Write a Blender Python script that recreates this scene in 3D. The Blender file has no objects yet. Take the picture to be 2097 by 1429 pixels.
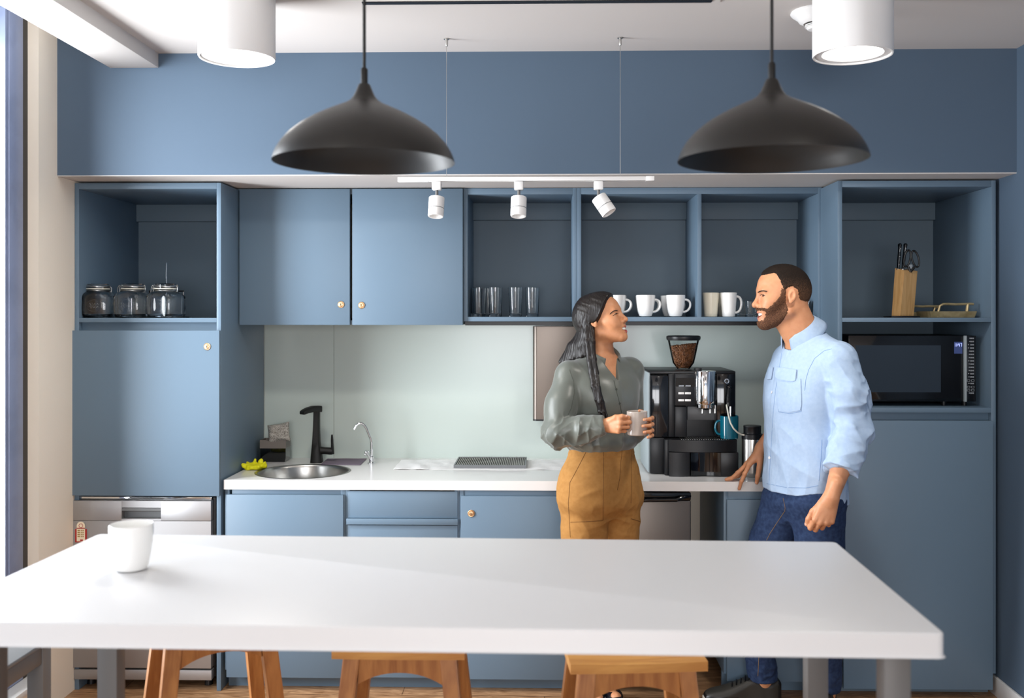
import bpy, bmesh, math, random
import numpy as np
from mathutils import Vector, Matrix

C = bpy.context.scene.collection
sc = bpy.context.scene
random.seed(4)

# ------------------------------------------------------------------ camera
F = 2039.0                       # focal length in pixels of the 2097 px wide frame (35 mm lens)
TH = math.atan(0.0224)           # the camera is turned slightly to the left
HC = 1.60                        # eye height
PX0, PY0 = 1069.0, 645.0         # principal point
cam_d = bpy.data.cameras.new('camera')
cam = bpy.data.objects.new('camera', cam_d)
C.objects.link(cam)
cam.location = (0, 0, HC)
cam.rotation_euler = (math.pi / 2, 0, TH)
cam_d.sensor_width = 36.0
cam_d.sensor_fit = 'HORIZONTAL'
cam_d.lens = 36.0 * F / 2097.0
cam_d.shift_x = -(PX0 - 1048.5) / 2097.0
cam_d.shift_y = -(714.5 - PY0) / 2097.0
cam_d.clip_start = 0.05
cam_d.dof.use_dof = True
cam_d.dof.focus_distance = 4.1
cam_d.dof.aperture_fstop = 3.4
sc.camera = cam

# ------------------------------------------------------------------ world, lights, exposure
w = bpy.data.worlds.new('daylight')
sc.world = w
w.use_nodes = True
bgn = w.node_tree.nodes['Background']
bgn.inputs[0].default_value = (0.62, 0.78, 1.0, 1)
bgn.inputs[1].default_value = 0.8

def area(name, loc, target, sx, sy, power, col):
    l = bpy.data.lights.new(name, 'AREA')
    l.shape = 'RECTANGLE'; l.size = sx; l.size_y = sy
    l.energy = power; l.color = col
    o = bpy.data.objects.new(name, l); C.objects.link(o)
    o.location = loc
    o.rotation_euler = (Vector(target) - Vector(loc)).to_track_quat('-Z', 'Y').to_euler()
    return o
area('daylight_rear_windows', (0.15, -3.15, 1.50), (0.4, 4, 1.15), 2.4, 1.5, 142, (0.98, 0.98, 1.0))
area('daylight_side_window', (-2.30, 3.28, 1.58), (1.0, 3.28, 1.50), 0.9, 2.2, 138, (0.92, 0.96, 1.0))
area('daylight_side_window', (-2.38, 0.9, 1.6), (1.0, 1.2, 1.35), 2.6, 2.6, 35, (0.92, 0.96, 1.0))

sc.view_settings.view_transform = 'Standard'
sc.view_settings.look = 'None'
sc.view_settings.exposure = -0.02
sc.view_settings.gamma = 1.0
sc.view_settings.use_curve_mapping = False
sc.cycles.use_denoising = True
sc.cycles.max_bounces = 10
sc.cycles.diffuse_bounces = 5
sc.cycles.glossy_bounces = 5
sc.cycles.transmission_bounces = 10
sc.cycles.transparent_max_bounces = 12
sc.cycles.caustics_reflective = False
sc.cycles.caustics_refractive = False
sc.cycles.sample_clamp_indirect = 6.0

# ------------------------------------------------------------------ where a pixel of the photo lies on the plane Y
def px(x, Y):
    return Y * math.tan(math.atan((x - PX0) / F) - TH)
def pz(y, Y, x=1115.0):
    return HC + (PY0 - y) / F * (-px(x, Y) * math.sin(TH) + Y * math.cos(TH))
def P3(x, y, Y):
    return Vector((px(x, Y), Y, pz(y, Y, x)))
def Pz(x, y, z):                 # the point of a pixel on the level plane z
    d = Vector(((x - PX0) * math.cos(TH) - F * math.sin(TH), (x - PX0) * math.sin(TH) + F * math.cos(TH), PY0 - y))
    t = (z - HC) / d.z
    return Vector((d.x * t, d.y * t, z))

# ------------------------------------------------------------------ materials
def lin(c):
    return tuple(((v / 255) / 12.92 if v / 255 <= 0.04045 else ((v / 255 + 0.055) / 1.055) ** 2.4) for v in c) + (1,)
def mat(name, rgb, rough=0.5, metal=0.0, spec=0.5, var=None, bump=None, trans=0.0, ior=1.45, coat=0.0,
        emit=None, sss=None, stretch=(1, 1, 1), sheen=0.0, alpha=1.0, aniso=0.0):
    m = bpy.data.materials.new(name); m.use_nodes = True
    nt = m.node_tree; b = nt.nodes['Principled BSDF']
    b.inputs['Base Color'].default_value = lin(rgb)
    b.inputs['Roughness'].default_value = rough
    b.inputs['Metallic'].default_value = metal
    b.inputs['Specular IOR Level'].default_value = spec
    b.inputs['Transmission Weight'].default_value = trans
    b.inputs['IOR'].default_value = ior
    b.inputs['Coat Weight'].default_value = coat
    b.inputs['Sheen Weight'].default_value = sheen
    b.inputs['Alpha'].default_value = alpha
    b.inputs['Anisotropic'].default_value = aniso
    if emit:
        b.inputs['Emission Color'].default_value = lin(emit[0]); b.inputs['Emission Strength'].default_value = emit[1]
    if sss:
        b.inputs['Subsurface Weight'].default_value = sss
        b.inputs['Subsurface Radius'].default_value = (0.012, 0.005, 0.003)
        b.inputs['Subsurface Scale'].default_value = 1.0
    if var or bump:
        tc = nt.nodes.new('ShaderNodeTexCoord'); mp = nt.nodes.new('ShaderNodeMapping')
        mp.inputs['Scale'].default_value = stretch
        nt.links.new(tc.outputs['Object'], mp.inputs[0])
    if var:                      # (scale, second colour, low, high)
        n = nt.nodes.new('ShaderNodeTexNoise'); n.inputs['Scale'].default_value = var[0]; n.inputs['Detail'].default_value = 5
        nt.links.new(mp.outputs[0], n.inputs['Vector'])
        r = nt.nodes.new('ShaderNodeValToRGB')
        r.color_ramp.elements[0].position = var[2]; r.color_ramp.elements[1].position = var[3]
        r.color_ramp.elements[0].color = lin(rgb); r.color_ramp.elements[1].color = lin(var[1])
        nt.links.new(n.outputs['Fac'], r.inputs[0]); nt.links.new(r.outputs[0], b.inputs['Base Color'])
    if bump:                     # (scale, strength, distance)
        n = nt.nodes.new('ShaderNodeTexNoise'); n.inputs['Scale'].default_value = bump[0]; n.inputs['Detail'].default_value = 4
        nt.links.new(mp.outputs[0], n.inputs['Vector'])
        u = nt.nodes.new('ShaderNodeBump'); u.inputs['Strength'].default_value = bump[1]; u.inputs['Distance'].default_value = bump[2]
        nt.links.new(n.outputs['Fac'], u.inputs['Height']); nt.links.new(u.outputs[0], b.inputs['Normal'])
    return m
def window_glass(name, tint=(1, 1, 1), refl=0.12):
    m = bpy.data.materials.new(name); m.use_nodes = True
    nt = m.node_tree; nt.nodes.clear()
    o = nt.nodes.new('ShaderNodeOutputMaterial'); t = nt.nodes.new('ShaderNodeBsdfTransparent'); g = nt.nodes.new('ShaderNodeBsdfGlossy')
    t.inputs[0].default_value = tint + (1,); g.inputs['Roughness'].default_value = 0.02
    mx = nt.nodes.new('ShaderNodeMixShader'); fr = nt.nodes.new('ShaderNodeLayerWeight'); fr.inputs[0].default_value = refl
    nt.links.new(fr.outputs['Fresnel'], mx.inputs[0]); nt.links.new(t.outputs[0], mx.inputs[1]); nt.links.new(g.outputs[0], mx.inputs[2])
    nt.links.new(mx.outputs[0], o.inputs[0])
    return m
def wood(name, c1, c2, axis='X', scale=9.0, rough=0.42):
    m = mat(name, c1, rough)
    nt = m.node_tree; b = nt.nodes['Principled BSDF']
    tc = nt.nodes.new('ShaderNodeTexCoord'); mp = nt.nodes.new('ShaderNodeMapping')
    s = {'X': (0.12, 1, 1), 'Y': (1, 0.12, 1), 'Z': (1, 1, 0.12)}[axis]
    mp.inputs['Scale'].default_value = s
    n = nt.nodes.new('ShaderNodeTexNoise'); n.inputs['Scale'].default_value = scale * 4; n.inputs['Detail'].default_value = 8; n.inputs['Distortion'].default_value = 1.2
    r = nt.nodes.new('ShaderNodeValToRGB'); r.color_ramp.elements[0].position = 0.32; r.color_ramp.elements[1].position = 0.68
    r.color_ramp.elements[0].color = lin(c1); r.color_ramp.elements[1].color = lin(c2)
    nt.links.new(tc.outputs['Object'], mp.inputs[0]); nt.links.new(mp.outputs[0], n.inputs['Vector'])
    nt.links.new(n.outputs['Fac'], r.inputs[0]); nt.links.new(r.outputs[0], b.inputs['Base Color'])
    return m
def floor_mat():
    m = mat('oak_laminate', (190, 150, 112), 0.45)
    nt = m.node_tree; b = nt.nodes['Principled BSDF']
    tc = nt.nodes.new('ShaderNodeTexCoord')
    br = nt.nodes.new('ShaderNodeTexBrick'); br.inputs['Scale'].default_value = 1.0
    br.inputs['Brick Width'].default_value = 1.2; br.inputs['Row Height'].default_value = 0.19; br.inputs['Mortar Size'].default_value = 0.0015
    br.inputs['Color1'].default_value = lin((196, 155, 117)); br.inputs['Color2'].default_value = lin((172, 130, 92)); br.inputs['Mortar'].default_value = lin((110, 80, 55))
    mp = nt.nodes.new('ShaderNodeMapping'); mp.inputs['Scale'].default_value = (1.2, 9, 1)
    n = nt.nodes.new('ShaderNodeTexNoise'); n.inputs['Scale'].default_value = 5; n.inputs['Detail'].default_value = 8; n.inputs['Distortion'].default_value = 2.5
    r = nt.nodes.new('ShaderNodeValToRGB'); r.color_ramp.elements[0].position = 0.35; r.color_ramp.elements[1].position = 0.65
    r.color_ramp.elements[0].color = lin((180, 165, 150)); r.color_ramp.elements[1].color = (1, 1, 1, 1)
    mx = nt.nodes.new('ShaderNodeMix'); mx.data_type = 'RGBA'; mx.blend_type = 'MULTIPLY'; mx.inputs['Factor'].default_value = 1
    nt.links.new(tc.outputs['Object'], br.inputs['Vector']); nt.links.new(tc.outputs['Object'], mp.inputs[0]); nt.links.new(mp.outputs[0], n.inputs['Vector'])
    nt.links.new(n.outputs['Fac'], r.inputs[0]); nt.links.new(br.outputs['Color'], mx.inputs['A']); nt.links.new(r.outputs[0], mx.inputs['B'])
    nt.links.new(mx.outputs['Result'], b.inputs['Base Color'])
    return m

M = dict(
    cab=mat('blue_grey_laminate', (101, 122, 140), 0.42, spec=0.4, bump=(900, 0.04, 0.001)),
    cab_in=mat('blue_grey_inner_laminate', (98, 114, 126), 0.5, spec=0.35),
    wall_blue=mat('blue_wall_paint', (82, 99, 117), 0.6, spec=0.3, bump=(250, 0.05, 0.002)),
    wall_white=mat('white_wall_paint', (248, 238, 222), 0.75, spec=0.2, bump=(120, 0.06, 0.003)),
    ceiling=mat('white_ceiling_paint', (207, 202, 198), 0.85, spec=0.2),
    white=mat('white_paint', (235, 234, 232), 0.45),
    quartz=mat('white_quartz', (226, 224, 222), 0.22, spec=0.5),
    table=mat('white_solid_surface', (211, 210, 210), 0.36),
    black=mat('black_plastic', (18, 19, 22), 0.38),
    black_gloss=mat('black_gloss', (8, 9, 12), 0.08, coat=0.4),
    matt_black=mat('matt_black_metal', (26, 25, 24), 0.5, spec=0.4),
    pend=mat('black_pendant_paint', (31, 29, 27), 0.42, spec=0.5),
    steel=mat('brushed_steel', (190, 188, 184), 0.28, 1.0, bump=(60, 0.05, 0.001), stretch=(1, 1, 30)),
    steel_d=mat('dishwasher_steel', (168, 167, 168), 0.46, 0.7, bump=(50, 0.04, 0.001), stretch=(40, 1, 1)),
    steel_w=mat('warm_brushed_steel', (118, 109, 102), 0.36, 1.0, bump=(60, 0.06, 0.001), stretch=(1, 1, 30)),
    chrome=mat('chrome', (225, 226, 228), 0.06, 1.0),
    brass=mat('brass', (222, 182, 140), 0.34, 0.9),
    gold=mat('old_brass_casting', (186, 168, 128), 0.42, 0.6, var=(30, (156, 138, 98), 0.4, 0.7)),
    grey_metal=mat('grey_painted_metal', (106, 104, 102), 0.45, spec=0.4),
    frame_dark=mat('dark_gasket', (52, 49, 46), 0.5),
    frame_blue=mat('blue_grey_aluminium', (140, 152, 182), 0.35, 0.1, var=(6, (126, 138, 166), 0.45, 0.7)),
    ceramic=mat('white_glazed_ceramic', (240, 239, 236), 0.16, coat=0.3),
    cream=mat('cream_glazed_ceramic', (236, 229, 208), 0.18, coat=0.3),
    grey_cup=mat('warm_grey_glazed_ceramic', (176, 164, 154), 0.12, coat=0.4),
    teal=mat('teal_glazed_ceramic', (8, 92, 112), 0.14, coat=0.4),
    glass=mat('clear_glass', (250, 252, 252), 0.0, trans=1.0, ior=1.46),
    window=window_glass('window_glass'),
    splash=mat('back_painted_glass', (190, 201, 195), 0.2, spec=0.55),
    wood_stool=wood('golden_brown_wood', (180, 122, 66), (146, 90, 44), 'Z'),
    wood_seat=wood('golden_brown_seat_wood', (206, 152, 82), (176, 118, 58), 'X'),
    wood_block=wood('pale_beech', (226, 184, 128), (204, 156, 98), 'Z', 14),
    floor=floor_mat(),
    lamp=mat('lit_diffuser', (255, 255, 255), 0.5, emit=((255, 250, 240), 9.0)),
    yellow=mat('yellow_rubber', (228, 222, 24), 0.5, spec=0.4),
    foil=mat('silver_scouring_mesh', (222, 216, 206), 0.3, 0.45, var=(420, (112, 102, 92), 0.47, 0.56), bump=(420, 0.9, 0.004)),
    smoke=mat('smoked_plastic', (18, 20, 24), 0.1, coat=0.5),
    mauve=mat('mauve_cloth', (120, 108, 122), 0.9),
    paper=mat('white_paper_towel', (238, 237, 236), 0.9, spec=0.1, bump=(200, 0.2, 0.002)),
    bean=mat('roasted_coffee', (124, 78, 46), 0.32, var=(60, (88, 52, 28), 0.4, 0.6)),
    grey_plastic=mat('grey_plastic', (108, 110, 112), 0.4),
    side_grey=mat('pale_grey_plastic', (150, 160, 164), 0.45),
    tube=mat('milky_silicone', (226, 224, 210), 0.35),
    red=mat('red_print', (168, 34, 30), 0.5),
    card=mat('cream_card', (238, 226, 200), 0.55),
    print_gold=mat('gold_print', (168, 140, 78), 0.5),
    legend=mat('pale_legend_print', (150, 156, 162), 0.5),
    lcd=mat('lit_blue_display', (50, 62, 96), 0.25, emit=((70, 86, 150), 0.25)),
    digit=mat('lit_digits', (190, 200, 255), 0.3, emit=((176, 190, 255), 1.6)),
)

# ------------------------------------------------------------------ mesh helpers
class MB:
    def __init__(s): s.bm = bmesh.new(); s.mi = 0
    def _mark(s): s.bm.faces.ensure_lookup_table(); return len(s.bm.faces)
    def _face(s, vs):
        try:
            f = s.bm.faces.new(vs); f.material_index = s.mi; return f
        except ValueError: return None
    def box(s, x0, x1, y0, y1, z0, z1, bev=0.0, T=None, seg=2):
        co = [(x, y, z) for x in (x0, x1) for y in (y0, y1) for z in (z0, z1)]
        v = [s.bm.verts.new((T @ Vector(c)) if T else c) for c in co]
        fs = [s._face([v[i] for i in q]) for q in ((0, 1, 3, 2), (4, 6, 7, 5), (0, 4, 5, 1), (2, 3, 7, 6), (0, 2, 6, 4), (1, 5, 7, 3))]
        if bev > 0:
            es = list({e for f in fs for e in f.edges})
            r = bmesh.ops.bevel(s.bm, geom=es, offset=bev, segments=seg, profile=0.5, affect='EDGES', clamp_overlap=True)
            for f in r['faces']: f.material_index = s.mi
        return s
    def grid(s, rows, close_u=False, close_v=False, cap0=False, cap1=False):
        vs = [[s.bm.verts.new(p) for p in r] for r in rows]
        n, m = len(vs), len(vs[0])
        for i in range(n if close_v else n - 1):
            for j in range(m if close_u else m - 1):
                s._face([vs[i][j], vs[i][(j + 1) % m], vs[(i + 1) % n][(j + 1) % m], vs[(i + 1) % n][j]])
        if cap0: s._face(list(reversed(vs[0])))
        if cap1: s._face(vs[-1])
        return s
    def lathe(s, prof, c=(0, 0, 0), n=40, T=None, sq=0.0, closed=False):
        rows = []
        for r, z in prof:
            row = []
            for j in range(n):
                a = 2 * math.pi * j / n
                ca, sa = math.cos(a), math.sin(a)
                k = 1.0
                if sq: e = 2 + sq * 6; k = (abs(ca) ** e + abs(sa) ** e) ** (-1 / e)
                p = Vector((max(r, 1e-5) * k * ca, max(r, 1e-5) * k * sa, z))
                if T: p = T @ p
                row.append(p + Vector(c))
            rows.append(row)
        s.grid(rows, close_u=True, close_v=closed, cap0=not closed, cap1=not closed)
        return s
    def tube(s, pts, r, n=10, caps=True, flat=1.0, up=None, closed=False):
        pts = [Vector(p) for p in pts]; N = len(pts)
        rs = r if isinstance(r, (list, tuple)) else [r] * N
        t0 = (pts[1] - pts[0]).normalized()
        u = Vector(up) if up else (Vector((0, 0, 1)) if abs(t0.z) < 0.9 else Vector((1, 0, 0)))
        rows = []
        for i in range(N):
            if closed: t = (pts[(i + 1) % N] - pts[i - 1]).normalized()
            else: t = (pts[min(i + 1, N - 1)] - pts[max(i - 1, 0)]).normalized()
            u = (u - t * u.dot(t)).normalized(); v = t.cross(u)
            rows.append([pts[i] + u * (rs[i] * flat * math.cos(2 * math.pi * k / n)) + v * (rs[i] * math.sin(2 * math.pi * k / n)) for k in range(n)])
        s.grid(rows, close_u=True, close_v=closed, cap0=caps and not closed, cap1=caps and not closed)
        return s
    def prism(s, poly, a, b, axis='Y'):
        def mk(p, t): return {'Y': (p[0], t, p[1]), 'X': (t, p[0], p[1]), 'Z': (p[0], p[1], t)}[axis]
        s.grid([[mk(p, a) for p in poly], [mk(p, b) for p in poly]], close_u=True, cap0=True, cap1=True)
        return s
    def ball(s, c, r, T=None, nu=14, nv=10):
        rr = r if isinstance(r, (tuple, list)) else (r, r, r)
        rows = []
        for i in range(nv + 1):
            ph = math.pi * (i / nv - 0.5) * 0.999
            row = []
            for j in range(nu):
                a = 2 * math.pi * j / nu
                p = Vector((rr[0] * math.cos(ph) * math.cos(a), rr[1] * math.cos(ph) * math.sin(a), rr[2] * math.sin(ph)))
                row.append((T @ p if T else p) + Vector(c))
            rows.append(row)
        s.grid(rows, close_u=True, cap0=True, cap1=True)
        return s
    def build(s, name, m, parent=None, ang=35, origin=None, smooth=True):
        bm = s.bm
        bmesh.ops.recalc_face_normals(bm, faces=bm.faces)
        off = Vector((0, 0, 0)); q = parent
        while q is not None: off += q.location; q = q.parent
        if origin is not None: off += Vector(origin)
        bmesh.ops.translate(bm, verts=bm.verts, vec=-off)
        me = bpy.data.meshes.new(name); bm.to_mesh(me); bm.free()
        for x in (m if isinstance(m, (list, tuple)) else [m]): me.materials.append(x)
        me.polygons.foreach_set('use_smooth', [smooth] * len(me.polygons))
        if smooth: me.set_sharp_from_angle(angle=math.radians(ang))
        o = bpy.data.objects.new(name, me); C.objects.link(o)
        if origin is not None: o.location = origin
        o.parent = parent
        return o
def tag(o, label, cat, group=None):
    o['label'] = label; o['category'] = cat
    if group: o['group'] = group
    return o
def thing(name, label, cat, loc, group=None):
    o = bpy.data.objects.new(name, None); C.objects.link(o)
    o.empty_display_size = 0.05
    o.location = loc
    return tag(o, label, cat, group)
def solo(name, mb, m, label, cat, group=None, ang=35):
    xs = [v.co for v in mb.bm.verts]
    org = Vector(((min(p.x for p in xs) + max(p.x for p in xs)) / 2, (min(p.y for p in xs) + max(p.y for p in xs)) / 2, min(p.z for p in xs)))
    return tag(mb.build(name, m, None, ang, origin=org), label, cat, group)
def struct(name, mb, m, parent=None):
    o = mb.build(name, m, parent)
    if parent is None: o['kind'] = 'structure'
    return o
def dup(root, loc, rotz=0.0, label=None, group=None, scale=None):
    r = root.copy(); C.objects.link(r); r.location = loc; r.rotation_euler = (0, 0, rotz)
    if label: r['label'] = label
    if group: r['group'] = group
    if scale: r.scale = scale
    for ch in list(root.children):
        c = ch.copy(); C.objects.link(c); c.parent = r
        for g in list(ch.children):
            d = g.copy(); C.objects.link(d); d.parent = c
    return r
def rotT(c, axis, deg):
    c = Vector(c)
    return Matrix.Translation(c) @ Matrix.Rotation(math.radians(deg), 4, axis) @ Matrix.Translation(-c)

# ------------------------------------------------------------------ the room
YB, YS, YT, YU = 4.88, 4.06, 4.21, 4.466       # back wall, bulkhead, tall and base fronts, wall-cabinet fronts
XL, XR = -2.007, 1.905
ZC, ZS = pz(105, YS), pz(356, YS)               # ceiling, soffit
YR = -3.0                                       # rear wall
ZH = ZC + 0.34                                  # the raised pocket by the window
XB0, XB1 = px(225.5, YS), px(325, YS)
struct('floor', MB().box(-2.4, XR + 0.1, YR, YB + 0.1, -0.1, 0), M['floor'])
struct('ceiling', MB().box(XB1 - 0.02, XR + 0.1, YR, YS + 0.12, ZC, ZC + 0.12).box(-2.45, XB0 + 0.05, YR, YS + 0.12, ZH, ZH + 0.1), M['ceiling'])
struct('ceiling_beam', MB().box(XB0, XB1, YR, YS, pz(134.5, YS), ZH + 0.02, 0.003), M['ceiling'])
struct('wall_back', MB().box(-2.25, XR + 0.1, YB, YB + 0.1, 0, ZH), M['wall_white'])
b = MB(); b.mi = 0; b.box(XL, XR, YS, YS + 0.06, ZS, ZH)
struct('wall_bulkhead', b, M['wall_blue'])
struct('ceiling_soffit', MB().box(XL, XR, YS + 0.001, YB, ZS - 0.004, ZS + 0.03), M['ceiling'])
struct('wall_right', MB().box(XR, XR + 0.1, YR, YB + 0.05, 0, ZC + 0.02), M['wall_blue'])
YP = 3.909
struct('wall_left', MB().box(XL - 0.3, XL, YP, YB + 0.05, 0, ZH), M['wall_white'])
struct('wall_left', MB().box(XL - 0.3, XL - 0.04, YR, YP, 0, 0.17).box(XL - 0.3, XL - 0.04, YR, -0.6, 0.17, ZH), M['wall_white'])
b = MB(); b.box(-2.4, XR + 0.1, YR - 0.1, YR, 0, 0.75).box(-2.4, XR + 0.1, YR - 0.1, YR, 2.75, ZH)
b.box(-2.4, -1.2, YR - 0.1, YR, 0.75, 2.75).box(1.5, XR + 0.1, YR - 0.1, YR, 0.75, 2.75)
struct('wall_rear', b, M['wall_white'])
wr = MB()
for i in range(3):
    xx = -1.2 + i * 1.35
    wr.box(xx - 0.03, xx + 0.03, YR - 0.08, YR - 0.02, 0.75, 2.75)
wr.box(-1.2, 1.5, YR - 0.08, YR - 0.02, 0.75, 0.81).box(-1.2, 1.5, YR - 0.08, YR - 0.02, 2.69, 2.75)
wrear = struct('window_2', wr, M['frame_dark'])
b = MB().box(XR - 0.014, XR - 0.0005, YR, YB, 0.0005, pz(1388, 4.213, 2037), 0.003)
struct('baseboard_right', b, M['white'])
# the tall window on the left: aluminium jamb, bottom rail, gasket, pane and white sill
XW = XL - 0.040
b = MB()
b.box(XW - 0.06, XW, 3.768, 3.868, 0.17, ZH, 0.003)
b.box(XW - 0.06, XW - 0.008, 3.752, 3.764, 0.22, ZH)
b.box(XW - 0.06, XW, -0.6, 3.768, 0.17, 0.25, 0.003)
for yy in (0.6, 2.1):
    b.box(XW - 0.06, XW, yy - 0.04, yy + 0.04, 0.25, ZH, 0.003)
win = struct('window_1', b, M['frame_blue'])
MB().box(XW - 0.06, XW - 0.004, 3.868, YP, 0.17, ZH).build('gasket', M['frame_dark'], win)
MB().box(XW - 0.040, XW - 0.034, -0.6, 3.765, 0.25, ZH).build('pane', M['window'], win)
MB().box(XW - 0.02, XL + 0.03, -0.6, YP - 0.002, 0.148, 0.17, 0.003).build('sill', M['white'], win)

# ------------------------------------------------------------------ cabinets
TB = 0.0186
def lock(parent, x, y, Y):
    p = P3(x, y, Y)
    T = Matrix.Rotation(math.pi / 2, 4, 'X')
    o = MB().lathe([(0.0, 0), (0.0150, 0), (0.0155, 0.002), (0.0135, 0.004), (0.0105, 0.0035), (0.0100, 0.006), (0.0075, 0.007), (0, 0.007)], (p.x, Y, p.z), 28, T).build('cam_lock', M['brass'], parent)
    MB().box(p.x - 0.0013, p.x + 0.0013, Y - 0.0078, Y - 0.006, p.z - 0.0045, p.z + 0.0045).build('keyhole', M['black'], o)
def carcass(x0, x1, z0, z1, yf, yb, shelves, left=True, right=True, top=True):
    b = MB()
    if left: b.box(x0, x0 + TB, yf, yb, z0, z1, 0.0008)
    if right: b.box(x1 - TB, x1, yf, yb, z0, z1, 0.0008)
    if top: b.box(x0 + TB, x1 - TB, yf, yb, z1 - 0.026, z1, 0.0008)
    for a, c in shelves: b.box(x0 + TB, x1 - TB, yf, yb, a, c, 0.0008)
    return b
def batten(x0, x1, ztop, yb, parent, n='back_batten'):
    MB().box(x0, x1, yb - 0.028, yb - 0.0005, ztop - 0.082, ztop, 0.001).build(n, M['cab_in'], parent)

# tall cabinet on the left
ZT = ZS - 0.012
x0, x1 = max(px(144, YT), XL + 0.001), px(452.5, YT)
t = thing('tall_cabinet', 'tall blue-grey cabinet at the white wall, open shelf of glass jars above a closed door', 'cabinet', ((x0 + x1) / 2, 4.5, 0))
zsh = (pz(660, YT), pz(651, YT))
b = carcass(x0, x1, 0.0, ZT, YT, 4.86, [zsh, (pz(1019, YT), pz(1011, YT))])
b.box(x0 + TB, x1 - TB, YT + 0.03, YT + 0.05, pz(700, YT), zsh[0], 0.0005)
b.build('carcass', M['cab'], t)
MB().box(x0 + TB, x1 - TB, 4.835, 4.859, pz(1019, YT), ZT - 0.026).build('back_panel', M['cab_in'], t)
batten(x0 + TB, x1 - TB, ZT - 0.026, 4.835, t)
yd = YT - 0.019
d = MB().box(px(146.5, yd), px(449, yd), yd, YT - 0.0008, pz(1018.5, yd), pz(677, yd), 0.0012).build('door', M['cab'], t)
lock(d, 424.5, 709.5, yd)
XTL = x1                                        # its right flank

# tall cabinet on the right
x0, x1 = px(1715.5, YT), px(2039.3, YT)
t = thing('tall_cabinet', 'tall blue-grey cabinet in the right corner holding the microwave oven', 'cabinet', ((x0 + x1) / 2, 4.5, 0))
zr1 = (pz(659, YT), pz(650.5, YT)); zr2 = (pz(843, YT), pz(833, YT))
b = carcass(x0, x1, 0.10, ZT, YT, 4.86, [zr1, zr2])
b.box(x0 + TB, x1 - TB, YT + 0.028, YT + 0.048, pz(900, YT), zr2[0], 0.0005)
b.build('carcass', M['cab'], t)
MB().box(x0 + TB, x1 - TB, 4.835, 4.859, zr2[1], ZT - 0.026).build('back_panel', M['cab_in'], t)
batten(x0 + TB, x1 - TB, ZT - 0.026, 4.835, t)
yd = YT - 0.019
MB().box(px(1728, yd), px(2033.5, yd), yd, YT - 0.0008, pz(1405, yd), pz(859.5, yd), 0.0012).build('door', M['cab'], t)
MB().box(x0 + 0.005, x1 - 0.006, YT + 0.06, YT + 0.075, 0.0, 0.10).build('toe_kick', M['cab_in'], t)
XTR = x0

# wall cabinet with two doors
zu0, zu1 = pz(664.5, YU), ZS - 0.006
x0, x1 = px(487.5, YU), px(948.5, YU)
t = thing('wall_cabinet', 'blue-grey wall cabinet with two locked doors above the sink', 'cabinet', ((x0 + x1) / 2, 4.66, zu0))
carcass(x0, x1, zu0, zu1, YU + 0.0, 4.875, [(zu0, zu0 + TB)]).build('carcass', M['cab_in'], t)
yd = YU - 0.019
for a, c, lx in ((490.5, 716.2, 698.5), (721.3, 947.5, 740.5)):
    d = MB().box(px(a, yd), px(c, yd), yd, YU - 0.0008, pz(665.5, yd), pz(385.5, yd), 0.0012).build('door', M['cab'], t)
    lock(d, lx, 623.5 if lx < 720 else 625, yd)

# open wall shelves
zs0, zs1 = pz(658, YU), pz(648.8, YU)
def open_unit(a, c, divs, label):
    x0, x1 = px(a, YU), px(c, YU)
    t = thing('open_shelf_unit', label, 'shelf unit', ((x0 + x1) / 2, 4.66, zs0))
    b = MB()
    b.box(x0, x0 + TB, YU, 4.86, zs0, zu1, 0.0008).box(x1 - TB, x1, YU, 4.86, zs0, zu1, 0.0008)
    b.box(x0 + TB, x1 - TB, YU, 4.86, zu1 - 0.028, zu1, 0.0008).box(x0 + TB, x1 - TB, YU, 4.86, zs0, zs1, 0.0008)
    ed = [x0 + TB] + [px(v, YU) for v in divs] + [x1 - TB]
    for v in divs: b.box(px(v, YU) - TB / 2, px(v, YU) + TB / 2, YU + 0.0005, 4.86, zs1 - 0.001, zu1 - 0.027, 0.0008)
    b.build('carcass', M['cab'], t)
    MB().box(x0 + TB, x1 - TB, 4.84, 4.859, zs1, zu1 - 0.028).build('back_panel', M['cab_in'], t)
    for i in range(len(ed) - 1):
        batten(ed[i] + (TB / 2 if i else 0), ed[i + 1] - (TB / 2 if i < len(ed) - 2 else 0), zu1 - 0.028, 4.84, t)
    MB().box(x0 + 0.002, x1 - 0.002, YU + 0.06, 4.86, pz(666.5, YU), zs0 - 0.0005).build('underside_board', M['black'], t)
    return t
open_unit(949.2, 1181.3, [], 'narrow open blue-grey wall shelf holding the tall drinking glasses')
open_unit(1181.6, 1683.5, [1432.3], 'wide open blue-grey wall shelf in two bays holding the mugs')

# splashback: two sheets of pale green back-painted glass
for a, c, lab in ((541, 683.5, 'narrow pale green glass splashback sheet beside the tall jar cabinet'), (684.2, 1713, 'wide pale green glass splashback sheet behind the coffee machine')):
    solo('glass_splashback', MB().box(px(a, YB - 0.008), px(c, YB - 0.008), YB - 0.008, YB - 0.0008, pz(940.5, YB) + 0.0005, pz(660, YB)), M['splash'], lab, 'splashback', 'glass splashback sheets')

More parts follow.
